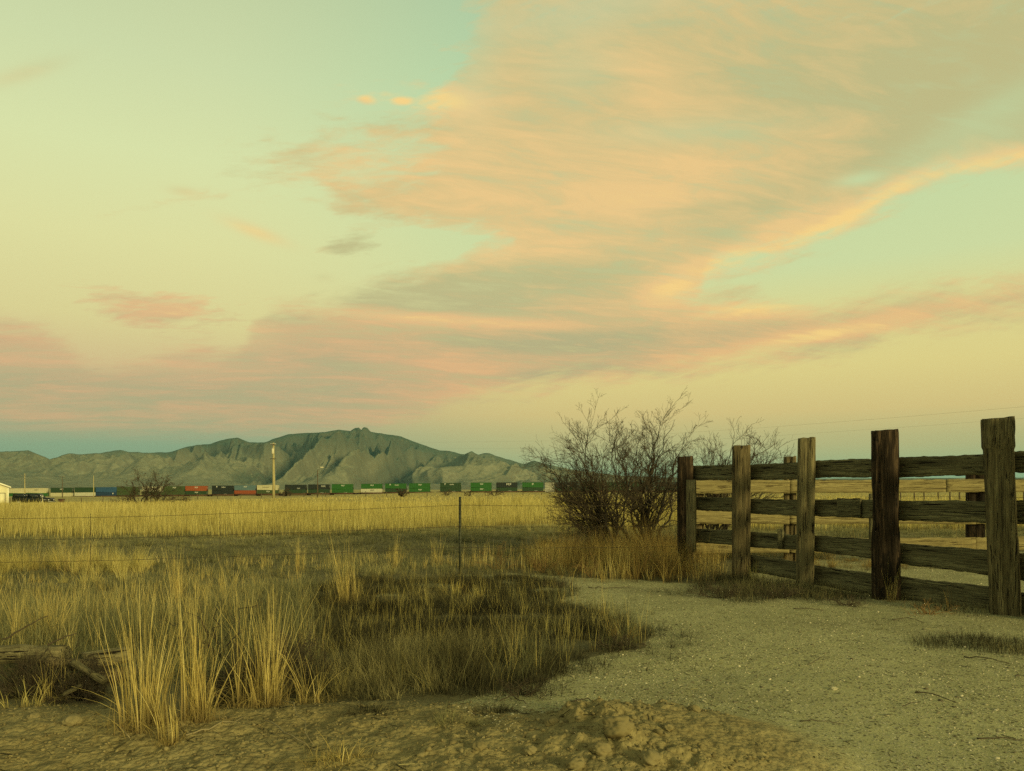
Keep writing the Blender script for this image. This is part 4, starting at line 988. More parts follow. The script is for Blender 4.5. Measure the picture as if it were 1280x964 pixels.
# ------------------------------------------------------------------ wire fence
def wire_fence():
    pT = ground(575, 718); root = empty('wire_fence', tuple(pT), 0, 'barbed wire fence on a single thin steel post across the field', 'fence')
    m = MB(); top = at(574, 621, pT[1])[2] - pT[2]
    # T section with studs
    m.box((-.016, -.003, -.2), (.016, .003, top)); m.box((-.003, .003, -.2), (.003, .030, top))
    for k in range(16): m.box((-.008, -.010, .12 + k * .055), (.008, -.0031, .135 + k * .055))
    m.build('steel_post', M['steel'], root)
    left = [648.5, 675, 703]; mid = [631.5, 658, 684.5]; right = [631.5, 657.5, 683]
    lastp = line_pt(856)
    for k in range(3):
        A = at(-260, left[k] + 15, 9.6); B = at(0, left[k], 9.6); C = at(300, (left[k] + mid[k]) / 2 + 1.5, 9.6); Dp = at(575, mid[k], pT[1] - .012); G = at(856, right[k], lastp[1] - .14)
        pts = []
        for P, Q in ((A, B), (B, C), (C, Dp), (Dp, G)):
            L = np.linalg.norm(Q - P)
            for t in np.linspace(0, 1, 14)[:-1]:
                q = P + (Q - P) * t; q[2] -= (0.012 if L > 2 else 0) * 4 * t * (1 - t) * (1 if P is not C else .4)
                pts.append(q - pT)
        pts.append(G - pT)
        w = MB(); w.tube(pts, .0032, 4)
        tot = np.array(pts)
        for i in range(1, len(tot)):
            n = max(1, int(np.linalg.norm(tot[i] - tot[i - 1]) / .13))
            for q in range(n):
                c = tot[i - 1] + (tot[i] - tot[i - 1]) * (q + .5) / n
                a = rng.uniform(0, 3.14); v = np.array((.3, math.cos(a), math.sin(a))) * .011
                w.tube([c - v, c + v], .0014, 3, False)
        w.build('wire', M['wire'], root)
    for px, y0, y1 in ((113, 642, 706), (275, 638, 697), (412, 634, 690)):
        s = MB(); a = at(px, y0, 9.6) - pT; b = at(px, y1, 9.6) - pT
        s.tube([a + (b - a) * t + np.array((.004 * math.sin(t * 40), 0, 0)) for t in np.linspace(0, 1, 16)], .0028, 4); s.build('stay', M['wire'], root)
    e = at(-262, 612, 9.6); s = MB(); zz = float(gz(e[0], 9.6)) - pT[2]
    s.tube([(e[0] - pT[0], 9.6 - pT[1], zz - .1), (e[0] - pT[0], 9.6 - pT[1], zz + 1.05)], .03, 8); s.build('end_post', M['post_brown'], root)
wire_fence()

# ------------------------------------------------------------------ far fences
M['farpost'] = plain('old_fence_wood', (.10, .08, .05), .9, .3, 3)
def ranch_fence(a, b, n, h, label, r=.07, wires=2):
    a = np.array(a, float); b = np.array(b, float); root = empty('ranch_fence', (a[0], a[1], float(gz(a[0], a[1]))), 0, label, 'fence')
    o0 = np.array(root.location); tops = []; first = None
    for i in range(n):
        p = a + (b - a) * i / (n - 1); p = p + rng.normal(0, .15, 2); z = float(gz(p[0], p[1]))
        if first is None:
            m = MB(); m.tube([(0, 0, -.1), (0.01, 0, h * .5), (0, 0, h)], [r, r * .95, r * .9], 6); first = m.build('fence_post', M['farpost'], root); c = first
        else:
            c = first.copy(); COL.objects.link(c); c.parent = root
        c.location = (p[0] - o0[0], p[1] - o0[1], z - o0[2]); c.scale = (1, 1, rng.uniform(.85, 1.1)); tops.append(np.array((p[0], p[1], z)) - o0)
    for k in range(wires):
        m = MB(); m.tube([t + np.array((0, -.05, h * (.9 - .35 * k))) for t in tops], .012, 3, False); m.build('wire', M['wire'], root)
ranch_fence(at(-80, 612, 150)[:2], at(700, 612, 175)[:2], 30, 1.15, 'low line of small dark fence posts crossing the far side of the golden field', .08)
ranch_fence(at(1100, 612, 60)[:2], at(1330, 612, 42)[:2], 14, 1.15, 'row of short posts in the field seen through the corral planks', .05)

# ------------------------------------------------------------------ pebbles, clods and litter
ICO_V = None
def ico():
    p = (1 + 5 ** .5) / 2
    v = np.array([(-1, p, 0), (1, p, 0), (-1, -p, 0), (1, -p, 0), (0, -1, p), (0, 1, p), (0, -1, -p), (0, 1, -p), (p, 0, -1), (p, 0, 1), (-p, 0, -1), (-p, 0, 1)], float); v /= np.linalg.norm(v[0])
    f = np.array([(0, 11, 5), (0, 5, 1), (0, 1, 7), (0, 7, 10), (0, 10, 11), (1, 5, 9), (5, 11, 4), (11, 10, 2), (10, 7, 6), (7, 1, 8), (3, 9, 4), (3, 4, 2), (3, 2, 6), (3, 6, 8), (3, 8, 9), (4, 9, 5), (2, 4, 11), (6, 2, 10), (8, 6, 7), (9, 8, 1)])
    return v, f
def stones(name, x, y, s, mat, flat=.6, sink=.25):
    v, f = ico(); n = len(x); z = gz(x, y)
    a = rng.uniform(0, 6.28, n); ca, sa = np.cos(a), np.sin(a)
    P = v[None] * (1 + rng.uniform(-.42, .42, (n, 12, 1)))
    sx = s * rng.uniform(.7, 1.4, n); sy = s * rng.uniform(.6, 1.1, n); sz = s * flat * rng.uniform(.6, 1.2, n)
    P = P * np.stack([sx, sy, sz], -1)[:, None, :]
    X_ = P[..., 0] * ca[:, None] - P[..., 1] * sa[:, None] + x[:, None]; Y2 = P[..., 0] * sa[:, None] + P[..., 1] * ca[:, None] + y[:, None]
    Z2 = P[..., 2] + (z + sz * sink)[:, None]
    V = np.stack([X_, Y2, Z2], -1).reshape(-1, 3); Fc = (f[None] + (np.arange(n) * 12)[:, None, None]).reshape(-1, 3)
    return fast_mesh(name, V, Fc, mat, None, {'var': np.repeat(rng.uniform(0, 1, n), 12)})
def stone_mat(name, stops):
    m = newmat(name); c = ramp(attr('var'), stops); n = noise(coord(), 40, 4); c = mixc((n - .4) * .8, c, (.2, .17, .1)); return finish(m, c, .9, n, .004, .5, spec=.15)
M['pebble'] = stone_mat('pale_pebbles', [(0, (.10, .085, .055)), (.35, (.22, .20, .12)), (.7, (.36, .34, .21)), (1, (.66, .60, .42))])
M['clod'] = stone_mat('earth_clods', [(0, (.15, .12, .055)), (.5, (.21, .175, .08)), (1, (.28, .235, .115))])
x, y = wedge(110000, 2.8, 11.5, .42, .82)
rr_ = np.sqrt(((x - MOUND[0] - 0.02) / 0.68) ** 2 + ((y - MOUND[1] + 0.25) / 0.62) ** 2)
k = zone_gravel(x, y) & (rr_ > 1.1) & (fbm(x * 1.2, y * 1.2, 3, 141) + rng.uniform(-.25, .25, len(x)) > .42); x, y = x[k], y[k]
tag(stones('pebbles', x, y, rng.uniform(.0018, .0065, len(x)) * (1 + 1.2 * (rng.uniform(0, 1, len(x)) > .97)), M['pebble'], .6, .1), kind='stuff')
def dirtmask(x, y):
    n1 = fbm(x * 1.1 + 3, y * 1.1, 3, 11)
    bk = (y + .5 * (n1 - .5) + 0.16 * ss(-.3, .4, x) < 3.8) & (x < .6)
    rr = np.sqrt(((x - MOUND[0] - 0.02) / 0.68) ** 2 + ((y - MOUND[1] + 0.25) / 0.62) ** 2) + 0.35 * (n1 - 0.5)
    return bk | ((rr < 1.05) & ((rr > .45) | (x < MOUND[0] - .2)) & (x < MOUND[0] + .25)), rr
x, y = wedge(9000, 2.4, 4.3, .5, .8); k, rr = dirtmask(x, y); x, y, rr = x[k], y[k], rr[k]
sz = rng.uniform(.003, .011, len(x)) * (1 + 1.2 * (rng.uniform(0, 1, len(x)) > .97)) * (1 + .4 * (rr < 1.1)) * .75
tag(stones('loose_clods', x, y, sz, M['clod'], .8, .2), kind='stuff')
def clod(px, py, r, label, seed, mat='clod', flat=.75):
    p = ground(px, py); v, f = ico(); rs = np.random.default_rng(seed)
    bm_v = v.copy(); tri = f.copy()
    for _ in range(3):                      # subdivide
        mid = {}; nv = list(bm_v); nf = []
        def mp(a, b):
            kx = (min(a, b), max(a, b))
            if kx not in mid:
                q = (nv[a] + nv[b]); q = q / np.linalg.norm(q); nv.append(q); mid[kx] = len(nv) - 1
            return mid[kx]
        for a, b, c in tri:
            ab, bc, ca = mp(a, b), mp(b, c), mp(c, a); nf += [(a, ab, ca), (b, bc, ab), (c, ca, bc), (ab, bc, ca)]
        bm_v = np.array(nv); tri = np.array(nf)
    d = 1 + .35 * (fbm(bm_v[:, 0] * 1.6 + seed, bm_v[:, 1] * 1.6 + bm_v[:, 2] * 2.1, 3, seed) - .5) * 2 + .14 * (fbm(bm_v[:, 0] * 6 + seed, bm_v[:, 1] * 6 + bm_v[:, 2] * 5, 3, seed + 7) - .5) * 2
    P = bm_v * d[:, None] * np.array((r * 1.25, r, r * flat))
    o = fast_mesh('dirt_clod', P, tri, M[mat], None, {'var': np.full(len(P), rs.uniform(.3, .9))})
    o.location = (p[0], p[1], p[2] + r * flat * .35); o.rotation_euler = (0, 0, rs.uniform(0, 6))
    return tag(o, label, 'clod', 'larger clods on the spoil bank')
for i, (px, py, r, l) in enumerate(((772, 915, .050, 'largest earth clod, on the ridge left of the smooth mound'), (868, 893, .026, 'upright clod on the crest behind the smooth mound'), (812, 950, .034, 'clod low in front of the largest one'),
        (750, 940, .032, 'rounded clod below the largest one at its left'), (90, 905, .034, 'round clod on the left bank under the log heap'), (690, 905, .024, 'small clod at the left start of the ridge'),
        (663, 940, .022, 'small grey clod in the hollow left of the ridge'), (720, 958, .03, 'clod at the bottom edge in the hollow'), (835, 912, .02, 'little clod touching the right of the largest one'),
        (42, 898, .02, 'little clod near the left edge of the bank'), (790, 892, .02, 'little clod at the top of the ridge'), (600, 935, .022, 'clod at the dark foot of the left bank'),
        (1042, 862, .016, 'pale stone alone on the open gravel'), (1090, 898, .009, 'tiny pale stone on the gravel right of the lone stone'))):
    clod(px, py, r, l, 60 + i, 'pebble' if 'stone' in l else 'clod')
# fallen sticks on the gravel, each its own thing
for i, (a, b, c, r, l) in enumerate((((1144, 867), (1165, 870), (1195, 880), .004, 'curved brown stick on the open gravel at the right'), ((1000, 903), (1030, 905), (1056, 907), .003, 'thin straight stick on the gravel right of the mound'),
        ((1205, 822), (1235, 826), (1262, 831), .004, 'stick beside the low dark grass mat'), ((1010, 832), (1025, 825), (1036, 822), .0025, 'short bent twig in the middle of the gravel'),
        ((992, 762), (1012, 763), (1030, 764), .004, 'dark stick lying before the grey posts'), ((735, 735), (762, 737), (790, 735), .005, 'dark stick on the gravel left of the corral end'),
        ((715, 878), (735, 877), (740, 879), .004, 'small dark stick near the ridge of clods'), ((625, 878), (640, 872), (658, 882), .004, 'dark twig poking from the matted grass onto the gravel'), ((645, 862), (665, 855), (690, 850), .0035, 'thin twig reaching right from the matted grass'),
        ((1220, 925), (1250, 927), (1290, 929), .004, 'long thin stick at the lower right edge'), ((1115, 776), (1135, 775), (1155, 779), .004, 'reddish stick before the lowest plank'), ((1128, 884), (1140, 882), (1150, 880), .0025, 'tiny twig below the curved stick'),
        ((135, 900), (148, 910), (162, 924), .0035, 'pale straight stalk slanting across the left bank'), ((330, 905), (365, 925), (395, 940), .0035, 'pale bent stalk lying right of the golden clumps'), ((232, 922), (270, 912), (308, 895), .0035, 'long pale stalk lying under the golden clumps'),
        ((335, 842), (365, 890), (392, 935), .0028, 'long pale stalk slanting down from the rightmost clump'))):
    P = [ground(*q) + np.array((0, 0, r + .003)) for q in (a, b, c)]
    P[1][2] += .01
    stick('stick', P, r, r * .5, M['palewood'] if 'pale' in l else M['twig'], l, 'stick', 'loose sticks on the ground')
# small litter: straw bits and twigs lying about
n = 5200; x, y = wedge(n, 2.6, 11, .4, .8); gr = zone_gravel(x, y); dm, _ = dirtmask(x, y)
k = (gr & (rng.uniform(0, 1, n) < .5)) | dm; x, y = x[k], y[k]; n = len(x); L = rng.uniform(.01, .06, n); a = rng.uniform(0, 6.28, n); w = rng.uniform(.0008, .0022, n)
z = gz(x, y); V = np.empty((n, 4, 3))
ex, ey = np.cos(a), np.sin(a)
x1, y1 = x + ex * L, y + ey * L; z1 = gz(x1, y1)
for i, (sx, sg) in enumerate(((0, -1), (1, -1), (1, 1), (0, 1))):
    bx = np.where(sx, x1, x); by = np.where(sx, y1, y); bz = np.where(sx, z1, z)
    V[:, i, 0] = bx - ey * w * sg; V[:, i, 1] = by + ex * w * sg; V[:, i, 2] = bz + .004 + .002 * (sg > 0)
tag(fast_mesh('straw_litter', V.reshape(-1, 3), np.arange(n * 4).reshape(-1, 4), M['dark'], None, {'var': np.repeat(rng.uniform(0, 1.2, n), 4), 't': np.ones(n * 4)}), kind='stuff')
wood_log('board', ground(620, 722) + np.array((0, 0, .02)), ground(662, 724) + np.array((0, 0, .02)), .022, 'flat broken board lying at the edge of the weeds by the gravel', 'board', True, 'rail', seed=12, rough=.1)

# ------------------------------------------------------------------ utility poles, street lamp
M['metal'] = plain('grey_metal', (.35, .35, .30), .5, .15, 3, .5)
M['glass_white'] = plain('white_porcelain', (.7, .68, .6), .3, .05, 3)
def upole(px, D, top, r, label, arms=(), mat='polewood', extras=None, group='utility poles'):
    x = at(px, 612, D)[0]; z = float(gz(x, D)); h = at(px, top, D)[2] - z
    root = empty('utility_pole', (x, D, z), 0, label, 'utility pole', group)
    m = MB(); m.tube([(0, 0, -.3), (.02, 0, h * .35), (-.02, 0, h * .7), (0, 0, h)], [r, r * .9, r * .75, r * .62], 10); m.build('pole', M[mat], root, True)
    for zz, L in arms:
        a = MB(); a.box((-L / 2, -r - .10, h - zz - .06), (L / 2, -r + .01, h - zz + .06)); o = a.build('crossarm', M['farpost'], root)
        for s in (-.45, .45, -.2, .2):
            q = MB(); q.tube([(s * L, -r - .05, h - zz + .06), (s * L, -r - .05, h - zz + .14), (s * L, -r - .05, h - zz + .2)], [.04, .07, .03], 8); q.build('insulator', M['glass_white'], o)
    if extras: extras(root, h, r)
    return root
def tfm(root, h, r):
    m = MB(); m.tube([(.0, -r - .22, h - 2.0), (.0, -r - .22, h - 1.95), (.0, -r - .22, h - 1.15), (0, -r - .22, h - 1.1)], [.16, .20, .20, .14], 14); o = m.build('transformer', M['pale'], root, True)
    for s in (-.1, .1):
        q = MB(); q.tube([(s, -r - .22, h - 1.1), (s, -r - .22, h - .92)], [.04, .03], 8); q.build('bushing', M['glass_white'], o)
    m = MB(); m.box((-.5, -r - .08, h - 2.9), (.5, -r - .005, h - 2.8)); m.build('bracket', M['farpost'], root)
    m = MB(); m.tube([(r + .03, 0, 0), (r + .03, 0, h * .6)], .03, 6); m.build('conduit', M['metal'], root)
M['pale'] = plain('pale_painted_metal', (.62, .58, .42), .5, .1, 2)
upole(342, 135, 553.5, .24, 'tall pale wooden utility pole with a small transformer, in front of the mountain', ((.35, .9),), extras=tfm)
upole(31, 330, 592, .22, 'distant utility pole with two short arms, nearest the white shed', ((1.0, 2.4), (2.2, 1.4)))
upole(78, 340, 595.5, .20, 'distant utility pole with one crossarm on top, above the dark barrel', ((.2, 2.6),), mat='farpost')
upole(117, 350, 594.5, .19, 'distant plain utility pole over the blue container', ())
def streetlamp():
    D = 150; x = at(397, 612, D)[0]; z = float(gz(x, D)); h = at(397, 584, D)[2] - z
    root = empty('street_lamp', (x, D, z), 0, 'slim dark street lamp on a leaning arm, right of the tall pole', 'street lamp')
    m = MB(); m.tube([(0, 0, -.2), (0, 0, h * .5), (0, 0, h - .6)], [.14, .11, .08], 8); m.build('pole', M['farpost'], root, True)
    m = MB(); m.tube([(0, 0, h - .7), (.15, 0, h - .25), (.5, 0, h - .05)], .05, 6); m.build('arm', M['metal'], root, True)
    m = MB(); m.prism([(.42, h - .12), (.6, h - .16), (1.15, h - .10), (1.2, h), (.9, h + .08), (.45, h + .05)], -.14, .14); m.build('lamp_head', M['pale'], root)
streetlamp()
# power lines
def cable(name, pts, r, label):
    P = []
    for a, b in zip(pts[:-1], pts[1:]):
        a, b = np.array(a), np.array(b)
        for t in np.linspace(0, 1, 12)[:-1]:
            P.append(a + (b - a) * t)
    P.append(np.array(pts[-1])); m = MB(); o0 = P[0].copy()
    m.tube([p - o0 for p in P], r, 4, False); o = m.build(name, M['wire'], None, True); o.location = o0
    tag(o, label, 'power line')
cable('power_line', [at(510, 553.5, 330), at(700, 551, 240), at(950, 535, 170), at(1120, 522, 145), at(1280, 508.5, 125), at(1600, 478, 100)], .011, 'upper of two thin power lines climbing over the corral to the right')
cable('power_line', [at(510, 561.5, 330), at(700, 560, 240), at(960, 545.5, 170), at(1160, 532, 140), at(1280, 523, 125), at(1600, 496, 100)], .009, 'lower of two thin power lines climbing over the corral to the right')

# ------------------------------------------------------------------ train
YT = 440.0
def railz(px): # height of the rail top along the train, from its pixel column
    yt = np.interp(px, [0, 60, 180, 300, 430, 600, 900], [610.6, 610, 608.3, 606.8, 605.2, 603.3, 602.2])
    return CAMZ + (612 - yt) * YT / F - 6.15
CM = {}
def cmat(key, c): 
    if key not in CM: CM[key] = plain('container_paint_' + key, c, .6, .18, .8)
    return CM[key]
PAL = {'green': (.026, .105, .022), 'dgreen': (.026, .055, .026), 'olive': (.05, .075, .03), 'cream': (.46, .43, .27), 'white': (.46, .45, .33), 'navy': (.02, .045, .09),
       'blue': (.03, .08, .16), 'red': (.25, .065, .028), 'orange': (.27, .075, .03), 'black': (.02, .026, .024), 'grey': (.34, .34, .27), 'bluegrey': (.09, .15, .17)}
M['mark'] = plain('white_lettering', (.72, .72, .62), .5, .05, 1)
M['well'] = plain('railcar_rust', (.085, .045, .028), .8, .35, .8)
M['wheel'] = plain('wheel_steel', (.03, .027, .024), .6, .3, 2)
CL, CW, CH = 12.2, 2.44, 2.88
PROTO = {}
def container(key, length, marks, loc, label):
    pk = (key, length, marks)
    if pk not in PROTO:
        root = empty('shipping_container', loc)
        m = MB(); n = int(length / .28)
        # corrugated body: both long sides, roof, ends
        prof = []
        for i in range(n + 1):
            xx = -length / 2 + .12 + (length - .24) * i / n; dd = (.0, .04, .04, .0)[i % 4]; prof.append((xx, dd))
        for s in (-1, 1):
            V = []; Fq = []
            for i, (xx, dd) in enumerate(prof): V += [(xx, s * (CW / 2 - .03 - dd), .12), (xx, s * (CW / 2 - .03 - dd), CH - .10)]
            for i in range(n):
                f = (2 * i, 2 * i + 2, 2 * i + 3, 2 * i + 1); Fq.append(f if s < 0 else f[::-1])
            m.add(V, Fq)
        m.box((-length / 2 + .1, -CW / 2 + .08, CH - .09), (length / 2 - .1, CW / 2 - .08, CH - .03))
        m.box((-length / 2 + .05, -CW / 2 + .1, .1), (-length / 2 + .1, CW / 2 - .1, CH - .08))
        m.build('body', cmat(key, PAL[key]), root)
        f = MB()
        for sx in (-1, 1):
            for sy in (-1, 1):
                cx, cy = sx * (length / 2 - .08), sy * (CW / 2 - .08); f.box((cx - .08, cy - .08, 0), (cx + .08, cy + .08, CH))
        for sy in (-1, 1):
            cy = sy * (CW / 2 - .06)
            f.box((-length / 2 + .16, cy - .06, 0), (length / 2 - .16, cy + .06, .16)); f.box((-length / 2 + .16, cy - .06, CH - .11), (length / 2 - .16, cy + .06, CH - .002))
        f.build('frame', cmat(key, PAL[key]), root)
        dmb = MB(); dmb.box((length / 2 - .09, -CW / 2 + .17, .12), (length / 2 - .04, CW / 2 - .17, CH - .1)); dr = dmb.build('door', cmat(key, PAL[key]), root)
        b = MB()
        for q in (-.7, -.3, .3, .7): b.tube([(length / 2 - .02, q, .2), (length / 2 - .02, q, CH - .2)], .02, 5)
        b.build('lock_rod', M['metal'], dr)
        if marks:
            k = MB(); yq = -CW / 2 - .004
            for (x0, z0, w, h) in marks:
                # a row of blocky letters, too far off to be read
                nl = max(1, int(w / (h * .8))); lw = w / nl
                for q in range(nl):
                    xx = x0 + q * lw; k.box((xx, yq, z0), (xx + lw * .22, yq + .03, z0 + h)); k.box((xx + lw * .22, yq, z0 + h * .8), (xx + lw * .75, yq + .03, z0 + h)); k.box((xx + lw * .22, yq, z0 + (0 if q % 2 else .4 * h)), (xx + lw * .75, yq + .03, z0 + (.2 * h if q % 2 else .58 * h)))
            k.build('lettering', M['mark' if key not in ('cream', 'white') else 'wheel'], root)
        PROTO[pk] = root; o = root
    else: o = copy_tree(PROTO[pk])
    o.location = loc; return tag(o, label, 'shipping container', 'shipping containers on the freight train')
WELL = None
def wellcar(loc, label):
    global WELL
    if WELL is None:
        root = empty('well_car', loc); L = 13.0
        m = MB()
        for s in (-1, 1):
            m.prism([(-L / 2, .75), (-L / 2 + .5, .28), (L / 2 - .5, .28), (L / 2, .75), (L / 2, 1.15), (-L / 2, 1.15)], s * 1.40 - .06, s * 1.40 + .06)
            for q in range(13): m.box((-6 + q, s * 1.40 + (.06 if s > 0 else -.12), .4), (-5.9 + q, s * 1.40 + (.12 if s > 0 else -.06), 1.1))
        m.box((-L / 2 + .3, -1.33, .26), (L / 2 - .3, 1.33, .34)); m.build('well', M['well'], root)
        for s in (-1, 1):
            m = MB(); m.prism([(s * L / 2, .75), (s * (L / 2 + 1.6), .85), (s * (L / 2 + 1.6), 1.05), (s * L / 2, 1.14)], -1.1, 1.1); pf = m.build('platform', M['well'], root)
            b = MB(); cx = s * (L / 2 + .95); b.box((cx - .9, -1.02, .38), (cx + .9, -.88, .6)); b.box((cx - .9, .88, .38), (cx + .9, 1.02, .6)); b.box((cx - .15, -.87, .4), (cx + .15, .87, .7)); bg = b.build('bogie', M['wheel'], root)
            for q in (-.62, .62):
                for t in (-.76, .76):
                    w = MB(); w.tube([(cx + q, t - .06, .45), (cx + q, t + .06, .45)], .44, 16); w.build('wheel', M['wheel'], bg)
        WELL = root; o = root
    else: o = copy_tree(WELL)
    o.location = loc; return tag(o, label, 'railcar', 'low well cars of the freight train')
mk1 = ((-.6, 1.6, 2.0, .75),); mk2 = ((1.0, .5, 1.8, .5),); mkL = ((-4.5, .9, 7.5, .9),); mk3 = ((-3.5, 1.7, .9, .9), (-.5, 1.6, 2.4, .6))
cars = [ # px0, px1, upper(colour, marks), lower(colour, marks), where
    (14, 34, 'cream', (), 'green', (), 'behind the white shed corner'),
    (35.5, 58, 'cream', ((-1, 1.5, 2, .5),), 'green', (), 'over the dark truck'),
    (66, 90, 'dgreen', mk1, 'cream', (), 'over the dark barrel'),
    (96, 120, 'dgreen', (), 'white', (), 'second from the dark barrel'),
    (122, 146, 'blue', (), 'navy', ((3.6, 1.6, 1, .8),), 'left of the field mesquite'),
    (148, 173, 'olive', (), 'olive', (), 'behind the left side of the field mesquite'),
    (179, 205, 'white', mkL, 'olive', (), 'behind the right side of the field mesquite'),
    (206, 231, 'olive', mk1, 'olive', (), 'just right of the field mesquite'),
    (233, 259, 'orange', mk1, 'dgreen', mk1, 'the only bright orange-red above dark green'),
    (267, 291, 'black', mk3, 'black', mk2, 'all black, between the two red ones'),
    (294, 320, 'bluegrey', mk1, 'red', (), 'blue-grey above red'),
    (322, 348.5, 'cream', ((-3, 1.4, 4, .4),), 'olive', mk1, 'crossed by the tall pale pole'),
    (358, 382, 'black', mk2, 'dgreen', (), 'right of the tall pale pole'),
    (387, 411, 'black', ((1.5, 1.4, 2.6, .8),), 'dgreen', mk2, 'behind the street lamp'),
    (416, 441, 'green', mk1, 'green', mk2, 'first right of the street lamp'),
    (452, 478, 'green', mk1, 'white', mk1, 'second bright green one'),
    (482, 508, 'green', mk3, 'dgreen', (), 'behind the reddish far bush'),
    (511.5, 538, 'green', mk1, 'green', mk1, 'just right of the reddish far bush'),
    (550, 577, 'dgreen', mk3, 'dgreen', mk2, 'behind the head of the steel fence post'),
    (588, 615, 'green', mk1, 'green', mk1, 'right of the steel fence post'),
    (620, 647, 'black', ((-.2, 1.3, 3.0, 1.1),), 'dgreen', mk2, 'dark with a white block of letters'),
    (652, 680, 'green', ((-.5, 1.3, 1.2, 1.0),), 'dgreen', mk2, 'left of the short grey container'),
    (694, 721, 'black', mk2, 'dgreen', (), 'behind the left twigs of the large mesquite'),
    (726, 753, 'olive', (), 'dgreen', (), 'behind the large mesquite, left stems'),
    (757, 784, 'dgreen', mk2, 'olive', (), 'behind the large mesquite, middle stems'),
    (789, 816, 'dgreen', (), 'black', (), 'behind the large mesquite, right stems'),
    (820, 847, 'black', (), 'dgreen', (), 'left of the farthest corral post'),
    (852, 879, 'olive', (), 'dgreen', (), 'behind the farthest corral post'),
]
for i, (x0, x1, uc, um, lc, lmk, wh) in enumerate(cars):
    pc_ = (x0 + x1) / 2; X0 = at(pc_, 612, YT)[0]; zr = float(railz(pc_)); L = CL
    wellcar((X0, YT, zr), 'rust brown well car, its stack ' + wh if 'the only' not in wh and ' above red' not in wh else 'low rust brown well car under the ' + ('orange-red container' if 'orange' in wh else 'blue-grey and red stack'))
    nm = {'dgreen': 'dark green', 'bluegrey': 'blue-grey', 'orange': 'orange-red', 'navy': 'navy blue'}
    container(uc, L, um, (X0, YT, zr + .36 + CH + .005), '%s upper container, %s' % (nm.get(uc, uc), wh))
    container(lc, L, lmk, (X0, YT, zr + .36), '%s lower container, %s' % (nm.get(lc, lc), wh))
X0 = at(687, 612, YT)[0]; zr = float(railz(687))
container('grey', 5.4, (), (X0, YT, zr + .36 + CH), 'short pale grey container at the left edge of the large mesquite')
container('grey', 5.4, (), (X0, YT, zr + .355), 'short grey lower container under the short pale grey one')
# track bed, following the terrain as one strip
tb = MB(); px_l = list(range(-500, 1701, 40)); V = []; Fq = []
for i, p in enumerate(px_l):
    x_ = at(p, 612, YT)[0]; zr = float(np.interp(p, [-500, 0, 900, 1700], [railz(0), railz(0), railz(900), railz(900)])) if (p < 0 or p > 900) else float(railz(p)); zr -= .16
    V += [(x_, YT - 5.5, zr - 2.6), (x_, YT - 2.0, zr), (x_, YT + 2.0, zr), (x_, YT + 5.5, zr - 2.6)]
    if i: Fq += [((i - 1) * 4 + k, i * 4 + k, i * 4 + k + 1, (i - 1) * 4 + k + 1) for k in range(3)]
tb.add(V, Fq); tag(tb.build('railway_embankment', plain('ballast', (.16, .11, .07), .95, .3, .6, bump=.5)), kind='structure')
for s in (-.72, .72):
    rl = MB(); rl.tube([(V[i * 4 + 1][0], YT + s, V[i * 4 + 1][2] + .09) for i in range(len(px_l))], .07, 4)
    tag(rl.build('rail_track', M['wheel']), kind='structure')

